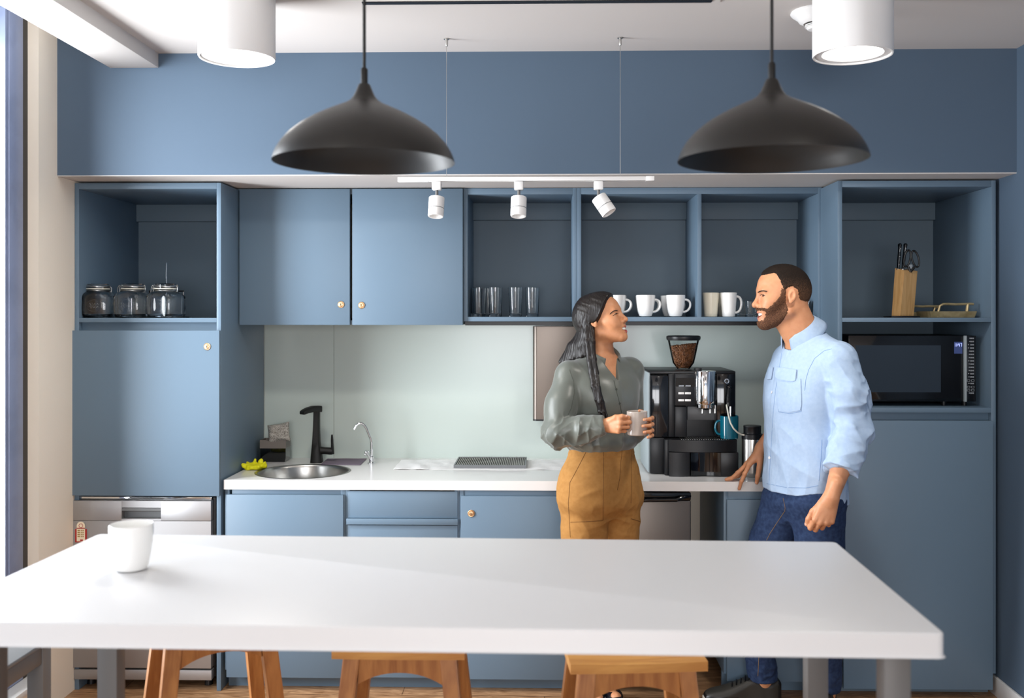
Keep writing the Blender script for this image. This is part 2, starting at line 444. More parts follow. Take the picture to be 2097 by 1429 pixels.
# worktop with the round sink cut-out
ZW = pz(985, YT)
ZW0 = pz(1004.5, YT)
sk = Pz(621, 965, ZW); SR = 0.203
x0, x1 = px(458.3, YT), XTR - 0.001
b = MB()
n = 64
ring_t, ring_b = [], []
cor = []
for k in range(n):
    a = 2 * math.pi * k / n
    ring_t.append((sk.x + SR * math.cos(a), sk.y + SR * math.sin(a)))
xa, xb, ya, yb_ = x0, sk.x + 0.5, YT, YB - 0.001
for k in range(n):
    a = 2 * math.pi * k / n; ca, sa = math.cos(a), math.sin(a)
    ts = []
    if ca > 1e-6: ts.append((xb - sk.x) / ca)
    if ca < -1e-6: ts.append((xa - sk.x) / ca)
    if sa > 1e-6: ts.append((yb_ - sk.y) / sa)
    if sa < -1e-6: ts.append((ya - sk.y) / sa)
    s_ = min(ts); cor.append((sk.x + s_ * ca, sk.y + s_ * sa))
for qx in (xa, xb):
    for qy in (ya, yb_):
        k = min(range(n), key=lambda i: (cor[i][0] - qx) ** 2 + (cor[i][1] - qy) ** 2); cor[k] = (qx, qy)
rows = [[(p[0], p[1], ZW) for p in ring_t], [(p[0], p[1], ZW) for p in cor], [(p[0], p[1], ZW0) for p in cor], [(p[0], p[1], ZW0) for p in ring_t]]
b.grid(rows, close_u=True, close_v=True)
b.box(xb, x1, ya, yb_, ZW0, ZW)
o = solo('worktop', b, M['quartz'], 'long white quartz worktop running under the splashback', 'worktop', ang=20)

# base cabinets
ZK, zb = 0.085, ZW0 - 0.0008
yd = YT - 0.004
ydf = yd + 0.017
def base_unit(name, a, c, label, kick=True):
    x0, x1 = px(a, ydf), px(c, ydf)
    t = thing(name, label, 'cabinet', ((x0 + x1) / 2, 4.55, 0))
    carcass(x0, x1, ZK, zb, ydf + 0.001, 4.86, [(ZK, ZK + TB)], top=False).build('carcass', M['cab'], t)
    if kick: MB().box(x0, x1, ydf + 0.05, ydf + 0.066, 0.0, ZK).build('toe_kick', M['cab'], t)
    return t
def front(t, name, a, c, y0, y1, dy=0.0):
    return MB().box(px(a, yd), px(c, yd), yd + dy, ydf + dy, pz(y1, yd), pz(y0, yd), 0.0012).build(name, M['cab'], t)
t = base_unit('sink_cabinet', 461, 707, 'blue-grey base cabinet under the round sink')
front(t, 'door', 463.5, 703, 1015.5, 1392)
MB().box(px(472, yd), px(699, yd), ydf + 0.004, ydf + 0.02, pz(1030, yd), zb, 0.0005).build('finger_rail', M['cab'], t)
t = base_unit('drawer_cabinet', 707.4, 940.3, 'blue-grey base cabinet with a stack of drawers between the sink and the locked door')
for y0, y1 in ((1008, 1063), (1078, 1180), (1192, 1292), (1304, 1392)):
    front(t, 'drawer', 710.5, 936.5, y0, y1, 0.012)
for y0, y1 in ((1064, 1076), (1181, 1191), (1293, 1303)):
    MB().box(px(709, yd), px(937.5, yd), yd, ydf + 0.02, pz(y1, yd), pz(y0, yd), 0.0012).build('drawer_rail', M['cab'], t)
t = base_unit('base_cabinet', 940.7, 1192, 'blue-grey base cabinet with a brass lock behind the woman')
d = front(t, 'door', 944, 1190, 1016.5, 1392)
lock(d, 965, 1051, yd)
MB().box(px(948, yd), px(1186, yd), ydf + 0.004, ydf + 0.02, pz(1030, yd), zb, 0.0005).build('finger_rail', M['cab'], t)
t = base_unit('base_cabinet', 1482, 1713, 'blue-grey base cabinet behind the man, beside the tall microwave cabinet')
front(t, 'door', 1489, 1709, 1022, 1392, 0.002)
MB().box(px(1487, yd), px(1711, yd), ydf + 0.004, ydf + 0.02, pz(1040, yd), zb, 0.0005).build('finger_rail', M['cab'], t)

# under-counter fridge
xa, xb = px(1196, YT), px(1415.5, YT)
t = thing('fridge', 'small stainless steel fridge under the worktop beside the woman', 'fridge', ((xa + xb) / 2, 4.5, 0))
MB().box(xa, xb, YT + 0.05, 4.82, 0.02, zb - 0.012, 0.004).build('body', M['black'], t)
MB().box(xa, xb, YT + 0.005, YT + 0.049, 0.06, pz(1024, YT), 0.006).build('door', M['steel_w'], t)
b = MB().box(xa, xb, YT + 0.004, YT + 0.049, pz(1023.5, YT), pz(1008, YT), 0.004)
pts = [P3(1200, 1026, YT - 0.012), P3(1385, 1024, YT - 0.012), P3(1396, 1019, YT - 0.01), P3(1405, 1017, YT + 0.0), P3(1414, 1015, YT + 0.01)]
b.tube(pts, [0.008, 0.008, 0.008, 0.007, 0.006], 10)
b.build('handle', M['black_gloss'], t)

# dishwasher
yw = YT - 0.012
xa, xb = px(148.5, yw), px(432, yw)
t = thing('dishwasher', 'stainless steel dishwasher under the tall jar cabinet', 'dishwasher', ((xa + xb) / 2, 4.5, 0))
MB().box(xa + 0.008, xb + 0.006, yw + 0.045, 4.8, 0.05, pz(1023, YT), 0.003).build('body', M['black'], t)
MB().box(xa + 0.02, xb - 0.004, yw + 0.02, yw + 0.2, pz(1029, yw) + 0.001, pz(1022, yw), 0.002).build('top_trim', M['chrome'], t)
z0, z1 = pz(1070, yw), pz(1029, yw); hx0, hx1, hz0, hz1 = px(249, yw), px(329, yw), pz(1066, yw), pz(1043, yw)
b = MB()
b.box(xa, hx0, yw, yw + 0.045, z0, z1, 0.002).box(hx1, xb, yw, yw + 0.045, z0, z1, 0.002)
b.box(hx0 - 0.001, hx1 + 0.001, yw, yw + 0.045, z0, hz0).box(hx0 - 0.001, hx1 + 0.001, yw, yw + 0.045, hz1, z1)
b.build('control_panel', M['steel_d'], t)
b = MB().box(hx0 - 0.0005, hx1 + 0.0005, yw + 0.03, yw + 0.044, hz0, hz1)
b.prism([(yw + 0.002, hz1 - 0.002), (yw + 0.03, hz1), (yw + 0.03, hz1 - 0.022), (yw + 0.002, hz1 - 0.014)], hx0, hx1, 'X')
b.build('handle_recess', M['grey_plastic'], t)
MB().box(xa, xb, yw, yw + 0.043, pz(1374.5, yw), z0 - 0.0008, 0.002).build('door', M['steel_d'], t)
MB().box(xa, xb, yw + 0.006, yw + 0.043, pz(1400, yw), pz(1379, yw), 0.002).build('plinth', M['steel_d'], t)
for fx in (xa + 0.04, xb - 0.04):
    MB().lathe([(0, 0), (0.018, 0), (0.016, 0.02), (0.012, 0.05), (0, 0.05)], (fx, yw + 0.09, 0.0), 16).build('foot', M['black'], t)
# energy sticker on its door
q = [P3(154, 1110, yw), P3(178, 1083, yw)]
b = MB(); b.box(q[0].x, q[1].x, yw - 0.0012, yw - 0.0004, q[0].z, q[1].z); b.mi = 1
cx = (px(157.5, yw) + px(174.5, yw)) / 2; hw = (px(174.5, yw) - px(157.5, yw)) / 2; zt = pz(1081, yw)
poly = [(cx - hw, q[0].z + 0.004), (cx + hw, q[0].z + 0.004)] + [(cx + hw * math.cos(a), zt + hw * math.sin(a)) for a in np.linspace(0, math.pi, 14)]
b.prism(poly, yw - 0.002, yw - 0.0013)
b.mi = 0
for k in range(10):
    a = 2 * math.pi * k / 10
    b.ball((cx + 0.008 * math.cos(a), yw - 0.0022, zt + 0.001 + 0.008 * math.sin(a)), (0.002, 0.0004, 0.002), nu=8, nv=4)
b.box(cx - hw, cx + hw, yw - 0.0026, yw - 0.0021, zt - 0.012, zt - 0.0085)
b.box(cx - 0.003, cx + 0.009, yw - 0.0026, yw - 0.0021, q[0].z + 0.006, q[0].z + 0.012)
b.mi = 2
for k in range(4):
    z_ = zt - 0.017 - k * 0.0085
    b.box(cx - hw * 0.8, cx - hw * 0.2, yw - 0.0026, yw - 0.0021, z_ - 0.005, z_)
    for j in range(3):
        b.box(cx + hw * (0.0 + 0.28 * j), cx + hw * (0.0 + 0.28 * j + 0.18), yw - 0.0026, yw - 0.0021, z_ - 0.005, z_)
solo('sticker', b, [M['red'], M['card'], M['print_gold']], 'small red and cream sticker with a rounded top on the dishwasher door', 'sticker')
# ------------------------------------------------------------------ ceiling fittings
def downlight(x, y, wpx, Y, label):
    Z = pz(y, Y, x); X = px(x, Y); R = wpx / 2 / F * Y
    t = thing('ceiling_downlight', label, 'ceiling light', (X, Y, Z), 'cylinder downlights')
    MB().lathe([(R * 0.93, 0.012), (R * 0.95, 0.001), (R * 0.985, 0), (R, 0.004), (R, ZC - Z - 0.0005), (0, ZC - Z - 0.0005), (0, ZC - Z - 0.02), (R * 0.9, ZC - Z - 0.02), (R * 0.9, 0.03)], (X, Y, Z), 64, closed=True).build('housing', M['white'], t)
    MB().lathe([(R * 0.74, 0.010), (R * 0.77, 0.006), (R * 0.92, 0.006), (R * 0.925, 0.012)], (X, Y, Z), 64, closed=True).build('inner_ring', M['white'], t)
    MB().lathe([(0, 0.0105), (R * 0.745, 0.0105), (R * 0.745, 0.016), (0, 0.016)], (X, Y, Z), 64).build('diffuser', M['lamp'], t)
    l = bpy.data.lights.new('downlight_beam', 'AREA'); l.shape = 'DISK'; l.size = R * 1.4; l.energy = 9; l.color = (1, 0.95, 0.87); l.spread = math.radians(150)
    o = bpy.data.objects.new('downlight_beam', l); C.objects.link(o); o.location = (X, Y, Z + 0.0095)
downlight(485.5, 120.5, 154.5, 3.3, 'white cylinder downlight beside the ceiling beam, lit')
downlight(1746, 114.5, 158, 3.28, 'white cylinder downlight in front of the smoke detector, lit')

for lx, ly in ((-0.85, 0.9), (0.85, 0.9), (-0.85, -1.5), (0.85, -1.5)):  # unseen downlights, added as fill to brighten the room from behind and above
    t = thing('ceiling_downlight', 'white cylinder downlight added out of view as fill light', 'ceiling light', (lx, ly, ZC - 0.2), 'added fill downlights out of view')
    MB().lathe([(0.112, 0.012), (0.118, 0), (0.122, 0.004), (0.122, 0.1995), (0, 0.1995), (0, 0.18), (0.112, 0.18)], (lx, ly, ZC - 0.2), 40, closed=True).build('housing', M['white'], t)
    MB().lathe([(0, 0.0105), (0.1, 0.0105), (0.1, 0.016), (0, 0.016)], (lx, ly, ZC - 0.2), 40).build('diffuser', M['lamp'], t)
    l = bpy.data.lights.new('downlight_beam', 'AREA'); l.shape = 'DISK'; l.size = 0.19; l.energy = 3; l.color = (1, 0.95, 0.87); l.spread = math.radians(160)
    o = bpy.data.objects.new('downlight_beam', l); C.objects.link(o); o.location = (lx, ly, ZC - 0.191)

def pendant(x, y, wpx, Y, label):
    X, Z = px(x, Y), pz(y, Y, x); R = wpx / 2 / F * Y; k = R / 186.0
    t = thing('pendant_lamp', label, 'pendant lamp', (X, Y, Z), 'black dome pendants over the table')
    prof = [(186, 0), (183.5, 9), (178, 22), (168, 38), (152, 56), (131, 73), (107, 88), (82, 101), (58, 112), (40, 120), (29, 127), (22, 136), (16.5, 148), (13, 157), (10.5, 161)]
    b = MB()
    P = [(r * k, z * k) for r, z in prof]
    inn = [((r - 3) * k, z * k - 0.0015) for r, z in prof[1:-2]]
    b.lathe(list(reversed(inn)) + [(185.2 * k, 0)] + P, (X, Y, Z), 72)
    b.build('shade', M['pend'], t)
    MB().lathe([(0, 158 * k), (7.2 * k, 158 * k), (7.2 * k, 190 * k), (5.5 * k, 194 * k), (0, 194 * k)], (X, Y, Z), 20).build('cord_grip', M['matt_black'], t)
    MB().lathe([(0, 60 * k), (18 * k, 60 * k), (22 * k, 70 * k), (22 * k, 112 * k), (0, 112 * k)], (X, Y, Z), 20).build('lamp_holder', M['matt_black'], t)
    MB().tube([(X, Y, Z + 193 * k), (X, Y, ZC - 0.02)], 0.0035, 10).build('cord', M['matt_black'], t)
    MB().lathe([(0, -0.025), (0.045, -0.022), (0.05, -0.0005), (0, -0.0005)], (X, Y, ZC), 32).build('ceiling_rose', M['matt_black'], t)
pendant(746, 332.5, 372, 2.06, 'black dome pendant lamp on the side toward the window')
pendant(1580.5, 328, 381, 2.03, 'black dome pendant lamp hanging before the man')

# track with three spots, hung on two wires
YK = pz and 3.866
xa, xb = px(815.5, YK), px(1338, YK); zk0, zk1 = pz(371.0, YK), pz(363.0, YK)
t = thing('lighting_track', 'white lighting track hanging on two thin wires above the shelves', 'lighting track', ((xa + xb) / 2, YK, zk0))
b = MB()
b.box(xa, xb, YK - 0.017, YK - 0.006, zk0, zk1, 0.001).box(xa, xb, YK + 0.006, YK + 0.017, zk0, zk1, 0.001).box(xa, xb, YK - 0.0061, YK + 0.0061, zk1 - 0.006, zk1 - 0.0002)
b.build('rail', M['white'], t)
MB().box(xa - 0.001, xa + 0.115, YK - 0.012, YK + 0.012, zk0 - 0.002, zk0 + 0.004, 0.001).build('power_feed', M['white'], t)
MB().box(xb - 0.03, xb + 0.002, YK - 0.018, YK + 0.018, zk0 - 0.001, zk1 + 0.001, 0.001).build('end_cap', M['white'], t)
MB().box(xa + 0.12, xb - 0.035, YK - 0.0062, YK + 0.0062, zk0 + 0.003, zk0 + 0.006).build('conductor_slot', M['grey_plastic'], t)
for wx in (914.5, 1270):
    X = px(wx, YK)
    w_ = MB().tube([(X, YK, zk1 - 0.001), (X, YK, ZC - 0.025)], 0.0011, 6).build('suspension_wire', M['steel'], t)
    MB().lathe([(0, -0.030), (0.0045, -0.030), (0.0055, -0.026), (0.0055, -0.004), (0.011, -0.003), (0.011, -0.0003), (0, -0.0003)], (X, YK, ZC), 16).build('wire_gripper', M['steel'], w_)
def spot(x, tilt, tilt2, label):
    X = px(x, YK)
    t = thing('track_spot', label, 'spotlight', (X, YK, zk0), 'spots on the lighting track')
    MB().box(X - 0.0178, X + 0.0178, YK - 0.018, YK + 0.018, zk0 - 0.034, zk0 - 0.0008, 0.004).build('adapter', M['white'], t)
    MB().tube([(X, YK, zk0 - 0.033), (X, YK, zk0 - 0.066)], 0.0058, 12).build('stem', M['grey_metal'], t)
    piv = Vector((X, YK, zk0 - 0.062))
    T = Matrix.Translation(piv) @ Matrix.Rotation(math.radians(tilt), 4, 'Y') @ Matrix.Rotation(math.radians(tilt2), 4, 'X')
    h = MB().lathe([(0.0235, -0.004), (0.026, -0.001), (0.0295, -0.001), (0.0305, -0.004), (0.0305, -0.044), (0.0297, -0.0445), (0.0297, -0.0465), (0.0305, -0.047), (0.0305, -0.074), (0.029, -0.078), (0.024, -0.078), (0.023, -0.06), (0, -0.06)], (0, 0, 0), 40, T, closed=False).build('lamp_head', M['white'], t)
    MB().lathe([(0, 0.0), (0.012, -0.0005), (0.021, -0.006), (0.0238, -0.013), (0, -0.013)], (0, 0, 0), 32, T).build('rear_dome', M['cream'], h)
    MB().lathe([(0.0300, -0.0446), (0.03065, -0.0447), (0.03065, -0.0463), (0.0300, -0.0464)], (0, 0, 0), 40, T).build('shadow_gap', M['grey_plastic'], h)
spot(894.5, 2, -13, 'white track spot hanging straight down, beside the black pendant')
spot(1062.5, 1, -13, 'white track spot hanging straight down at the middle of the track')
spot(1225.5, -33, -12, 'white track spot tilted sideways above the mugs')

# smoke detector
Y = 3.55; X = px(1672, Y)
t = thing('smoke_detector', 'white smoke detector on the ceiling behind the downlight', 'smoke detector', (X, Y, ZC - 0.06))
MB().lathe([(0, -0.0005), (0.088, -0.0005), (0.090, -0.006), (0.085, -0.012), (0.066, -0.026), (0.060, -0.036), (0.045, -0.044), (0.045, -0.040), (0, -0.040)], (X, Y, ZC), 48).build('base', M['white'], t)
b = MB()
b.lathe([(0, -0.0405), (0.036, -0.0405), (0.036, -0.055), (0, -0.055)], (X, Y, ZC), 32)
b.build('sensor_slots', M['frame_dark'], t)
b = MB()
for z in (-0.0475, -0.053): b.lathe([(0.030, z), (0.040, z), (0.040, z - 0.003), (0.030, z - 0.003)], (X, Y, ZC), 32, closed=True)
b.lathe([(0, -0.056), (0.036, -0.056), (0.03, -0.064), (0.012, -0.069), (0, -0.069)], (X, Y, ZC), 32)
b.build('cap', M['white'], t)

# slot diffuser
Y = 3.40
xa, xb = px(742, Y), px(1458, Y)
t = thing('air_slot_diffuser', 'long narrow air slot let into the ceiling', 'air vent', ((xa + xb) / 2, Y, ZC - 0.006))
b = MB().box(xa, xb + 0.03, Y - 0.03, Y - 0.006, ZC - 0.005, ZC - 0.0004, 0.001).box(xa, xb + 0.03, Y + 0.006, Y + 0.03, ZC - 0.005, ZC - 0.0004, 0.001).box(xb, xb + 0.03, Y - 0.03, Y + 0.03, ZC - 0.0052, ZC - 0.0005)
b.build('flange', M['ceiling'], t)
MB().box(xa, xb, Y - 0.013, Y + 0.013, ZC - 0.0085, ZC - 0.0004).build('slot', M['black'], t)

# ------------------------------------------------------------------ table
ZTB = 1.05
tc_ = [Pz(-186, 1271.5, ZTB), Pz(1937, 1297, ZTB), Pz(1712, 1109, ZTB), Pz(202, 1092.5, ZTB)]
tmid = sum(tc_, Vector()) / 4
t = thing('high_table', 'white high table with grey metal legs across the front', 'table', (tmid.x, tmid.y, 0))
bm_ = MB()
TT = 0.043
def inset(c, d): return c + (tmid - c).normalized() * d
v0 = [bm_.bm.verts.new((c.x, c.y, ZTB - TT)) for c in tc_]; v1 = [bm_.bm.verts.new((c.x, c.y, ZTB)) for c in tc_]
bm_._face(v0); bm_._face(v1)
for i in range(4): bm_._face([v0[i], v0[(i + 1) % 4], v1[(i + 1) % 4], v1[i]])
vert_e = [e for e in bm_.bm.edges if abs(e.verts[0].co.z - e.verts[1].co.z) > 0.01]
bmesh.ops.bevel(bm_.bm, geom=vert_e, offset=0.014, segments=4, profile=0.5, affect='EDGES')
hor = [e for e in bm_.bm.edges if abs(e.verts[0].co.z - e.verts[1].co.z) < 0.001 and len(e.link_faces) == 2 and any(abs(f.normal.z) > 0.9 for f in e.link_faces) or False]
bm_.bm.normal_update()
hor = [e for e in bm_.bm.edges if abs(e.verts[0].co.z - e.verts[1].co.z) < 0.001]
bmesh.ops.bevel(bm_.bm, geom=hor, offset=0.004, segments=3, profile=0.5, affect='EDGES')
bm_.build('tabletop', M['table'], t)
ex = (tc_[1] - tc_[0]).normalized(); ey = (tc_[3] - tc_[0]); ey = (ey - ex * ey.dot(ex)).normalized()
legs = [Pz(1829, 1400, 0.98), Pz(1671, 1400, 0.98)]
def table_leg(c, w_=0.048):
    T = Matrix.Translation(Vector((c[0], c[1], 0))) @ Matrix.Rotation(math.atan2(ex.y, ex.x), 4, 'Z')
    MB().box(-w_ / 2, w_ / 2, -w_ / 2, w_ / 2, 0, ZTB - TT - 0.0005, 0.003, T).build('leg', M['grey_metal'], t)
fr, rr = (px(1829.5, 1.83), 1.83), (px(1670, 2.35), 2.35)
fl, rl = (px(229, 2.36) - 0.015 + 0.0, 1.86), (px(228, 2.36), 2.36)
for c in (fr, rr, fl, rl): table_leg(c)
for c, d in ((fr, rr), (fl, rl)):
    a, e = Vector((c[0], c[1], 0)), Vector((d[0], d[1], 0)); dr = (e - a); L = dr.length
    T = Matrix.Translation(a) @ Matrix.Rotation(math.atan2(dr.y, dr.x), 4, 'Z')
    MB().box(0.026, L - 0.026, -0.02, 0.02, ZTB - TT - 0.045, ZTB - TT - 0.001, 0.002, T).build('end_rail', M['grey_metal'], t)

# low grey bench by the window
zb_ = 0.66; Yb_ = 2.86
X1 = px(97, Yb_)
t = thing('side_table', 'low grey metal side table with a pale top beside the window sill', 'side table', (X1 - 0.35, Yb_ - 0.3, 0))
MB().box(XW + 0.04, X1 + 0.004, 2.2, Yb_ + 0.03, zb_ - 0.012, zb_, 0.003).build('top', M['grey_plastic'], t)
for (x_, y_) in ((X1 - 0.024, Yb_), (XW + 0.09, Yb_), (X1 - 0.024, 2.25), (XW + 0.09, 2.25)):
    MB().box(x_ - 0.024, x_ + 0.024, y_ - 0.024, y_ + 0.024, 0, zb_ - 0.013, 0.003).build('leg', M['grey_metal'], t)
MB().box(XW + 0.115, X1 - 0.049, Yb_ - 0.02, Yb_ + 0.02, zb_ - 0.065, zb_ - 0.013, 0.002).build('rail', M['grey_metal'], t)
MB().box(X1 - 0.044, X1 - 0.004, 2.275, Yb_ - 0.025, zb_ - 0.065, zb_ - 0.013, 0.002).build('rail', M['grey_metal'], t)

# ------------------------------------------------------------------ bar stools
SH, SW, SD = 0.76, 0.335, 0.30
def make_stool(label):
    t = thing('bar_stool', label, 'stool', (0, 0, 0), 'wooden bar stools at the table')
    b = MB(); n = 12
    rows = []
    for i in range(n + 1):
        u = -1 + 2 * i / n
        sag = 0.004 * (u * u - 1)
        rows.append((u * SW / 2, sag))
    poly = [(x, SH + s) for x, s in rows] + [(x, SH - 0.024 + s * 0.3) for x, s in reversed(rows)]
    b.prism(poly, -SD / 2, SD / 2)
    bmesh.ops.bevel(b.bm, geom=[e for e in b.bm.edges if len(e.link_faces) == 2 and e.calc_face_angle(0) > 0.6], offset=0.007, segments=3, affect='EDGES', profile=0.5)
    b.build('seat', M['wood_seat'], t)
    tx, ty, bx, by = SW / 2 - 0.045, SD / 2 - 0.045, SW / 2 + 0.035, SD / 2 + 0.03
    lw = 0.021
    for sx in (-1, 1):
        for sy in (-1, 1):
            b = MB()
            r0 = [(sx * bx + a * lw * 0.85, sy * by + c * lw * 0.85, 0) for a, c in ((-1, -1), (1, -1), (1, 1), (-1, 1))]
            r1 = [(sx * tx + a * lw, sy * ty + c * lw, SH - 0.0245) for a, c in ((-1, -1), (1, -1), (1, 1), (-1, 1))]
            b.grid([r0, r1], close_u=True, cap0=True, cap1=True)
            bmesh.ops.bevel(b.bm, geom=list(b.bm.edges), offset=0.003, segments=2, affect='EDGES')
            b.build('leg', M['wood_stool'], t)
    def apron(along, s):
        h = (tx if along == 'X' else ty) - lw + 0.002; off = s * ((ty if along == 'X' else tx) + 0.002)
        top, n = SH - 0.0248, 14
        up = [(h * (-1 + 2 * i / n), top) for i in range(n + 1)]
        lo = [(h * 1.04 * (1 - 2 * i / n), top - 0.045 - 0.03 * abs(1 - 2 * i / n) ** 2.2) for i in range(n + 1)]
        b = MB().prism(up + lo, off - 0.009, off + 0.009, 'Y' if along == 'X' else 'X')
        b.build('apron', M['wood_stool'], t)
    for s in (-1, 1): apron('X', s); apron('Y', s)
    for s in (-1, 1):
        zf = 0.27; k = 1 - zf / SH
        xx, yy = tx + (bx - tx) * k, ty + (by - ty) * k
        MB().box(-xx + 0.018, xx - 0.018, s * yy - 0.009, s * yy + 0.009, zf - 0.018, zf + 0.018, 0.003).build('stretcher', M['wood_stool'], t)
        MB().box(s * xx - 0.009, s * xx + 0.009, -yy + 0.018, yy - 0.018, zf + 0.05, zf + 0.086, 0.003).build('stretcher', M['wood_stool'], t)
    return t
YST = 2.62
st = make_stool('wooden bar stool in front of the dishwasher')
st.location = (px(432, 2.75), 2.77, 0)
st.rotation_euler = (0, 0, math.radians(29))
dup(st, (px(832, 2.64), 2.64, 0), 0.0, 'wooden bar stool at the middle of the table, before the base cabinets')
dup(st, (px(1288, 2.56), 2.56, 0), math.radians(5), 'wooden bar stool in front of the woman and the fridge')

# ------------------------------------------------------------------ mugs
def mug_parts(t, prof_out, wall, m, hz0, hz1, hreach, ang, hr=0.0052, loc=(0, 0, 0), flat=1.5):
    zt = prof_out[-1][1]
    inn = [(max(r - wall, 0), max(z, 0.006)) for r, z in prof_out]
    inn[0] = (0, 0.006)
    prof = [(0, 0.0015), (prof_out[0][0] * 0.85, 0.0015), (prof_out[0][0] * 0.9, 0)] + prof_out + [(prof_out[-1][0] - wall / 2, zt + wall * 0.45)] + [(r, z) for r, z in reversed(inn[1:])] + [(0, 0.0065)]
    MB().lathe(prof, loc, 48).build('cup', m, t)
    if hreach:
        def rad(z):
            for (r0, z0), (r1, z1) in zip(prof_out, prof_out[1:]):
                if z0 <= z <= z1: return r0 + (r1 - r0) * (z - z0) / (z1 - z0)
            return prof_out[-1][0]
        pts = []
        for i in range(17):
            u = i / 16; a = math.pi * u
            z = hz1 + (hz0 - hz1) * (0.5 - 0.5 * math.cos(a))
            r = rad(z) - 0.003 + hreach * math.sin(a) ** 0.75
            pts.append(Vector(loc) + Vector((r * math.cos(ang), r * math.sin(ang), z)))
        MB().tube(pts, hr, 12, flat=flat, up=(-math.sin(ang), math.cos(ang), 0)).build('handle', m, t)
ROUND = [(0.021, 0.001), (0.028, 0.004), (0.0335, 0.018), (0.038, 0.04), (0.0415, 0.065), (0.043, 0.085), (0.0435, 0.097)]
TALL = [(0.0275, 0.001), (0.0295, 0.004), (0.031, 0.02), (0.034, 0.06), (0.0365, 0.09), (0.0378, 0.108)]
def zoff(Y): return zs1
def place(px_, Y): return (px(px_, Y), Y, zs1 + 0.0004)
Y1, Y2 = 4.535, 4.665
mg = thing('mug', 'white rounded mug on the open shelf right beside the woman\'s face', 'mug', (0, 0, 0), 'white rounded mugs on the open shelf')
mug_parts(mg, ROUND, 0.0035, M['ceramic'], 0.022, 0.078, 0.029, -0.15)
mg.location = place(1262, Y1)
G = 'white rounded mugs on the open shelf'
dup(mg, place(1322, Y1), 0.0, 'white rounded mug in the middle of the front row of three on the shelf', G)
dup(mg, place(1383.5, Y1), 0.1, 'white rounded mug of the front row closest to the shelf divider', G)
dup(mg, place(1264, Y2), 0.05, 'white rounded mug tucked behind the mug beside the woman\'s face', G)
dup(mg, place(1320, Y2 + 0.01), 0.05, 'white rounded mug tucked behind the middle mug of the shelf', G)
dup(mg, place(1372, Y2), 0.05, 'white rounded mug showing behind the mug by the shelf divider', G)
tm = thing('tall_mug', 'cream tall mug on the shelf next to the divider', 'mug', (0, 0, 0), 'tall mugs on the open shelf')
mug_parts(tm, TALL, 0.0035, M['cream'], 0.022, 0.085, 0.025, 1.9)
tm.location = place(1455.5, Y1 + 0.01)
tw = thing('tall_mug', 'white tall mug with a thick handle on the shelf before the man\'s face', 'mug', (0, 0, 0), 'tall mugs on the open shelf')
mug_parts(tw, TALL, 0.0035, M['ceramic'], 0.018, 0.092, 0.026, -0.1, 0.0058)
tw.location = place(1492, Y1 - 0.01)
dup(tm, place(1484, Y2 + 0.02), 2.6, 'cream tall mug half hidden behind the tall white one')

# mug on the table, held mug, mug under the steam pipe
Ym = (HC - ZTB) * F / (1171 - PY0)
t = thing('mug', 'white tapered mug without saucer standing on the high table', 'mug', (px(269, Ym), Ym, ZTB + 0.0004))
k = Ym / F
mug_parts(t, [(27 * k, 0.001), (31 * k, 0.003), (35 * k, 14 * k), (39 * k, 34 * k), (42 * k, 56 * k), (43.4 * k, 76 * k), (43.8 * k, 93 * k)], 0.0035, M['ceramic'], 22 * k, 76 * k, 0.028, math.radians(82), loc=t.location)

# ------------------------------------------------------------------ glasses on the shelf
def tumbler(name, label, h, r, base, group, rb=None):
    rb = rb or r * 0.86
    b = MB().lathe([(0, 0), (rb * 0.95, 0), (rb, 0.0025), (r, h), (r - 0.0016, h + 0.0004), (rb - 0.0016, base), (rb * 0.5, base - 0.002), (0, base - 0.0025)], (0, 0, 0), 32)
    return tag(b.build(name, M['glass'], None, 40), label, 'glass', group)
GG = 'tall drinking glasses on the narrow shelf'
g = tumbler('drinking_glass', 'tall clear drinking glass in the front row, against the shelf\'s side toward the doors', 0.133, 0.033, 0.017, GG)
g.location = place(981.5, Y1)
for xx, Y, lab in ((1014.5, Y1 - 0.005, 'tall clear drinking glass second from the closed doors'), (1055.5, Y1, 'tall clear drinking glass third from the closed doors, standing alone'),
                   (1090, Y1 + 0.01, 'tall clear drinking glass of the front row closest to the woman'), (975, Y2, 'tall clear drinking glass behind, in the corner beside the closed doors'), (1000, Y2 + 0.01, 'tall clear drinking glass behind, between the first two of the front row')):
    o = g.copy(); C.objects.link(o); o.location = place(xx, Y); o['label'] = lab
GS = 'short glass tumblers by the man\'s face'
s_ = tumbler('short_tumbler', 'short clear tumbler right behind the tall white mug\'s handle', 0.070, 0.033, 0.012, GS, 0.026)
s_.location = place(1518, Y2)
for xx, Y, lab in ((1538, Y1 + 0.01, 'short clear tumbler standing before the man\'s nose'), (1553, Y2 + 0.01, 'short clear tumbler behind the man\'s nose, in the rear row'), (1650, Y1 + 0.03, 'short clear tumbler behind the man\'s neck'), (1652, Y2 + 0.05, 'short clear tumbler behind the man\'s neck, in the shelf corner')):
    o = s_.copy(); C.objects.link(o); o.location = place(xx, Y); o['label'] = lab

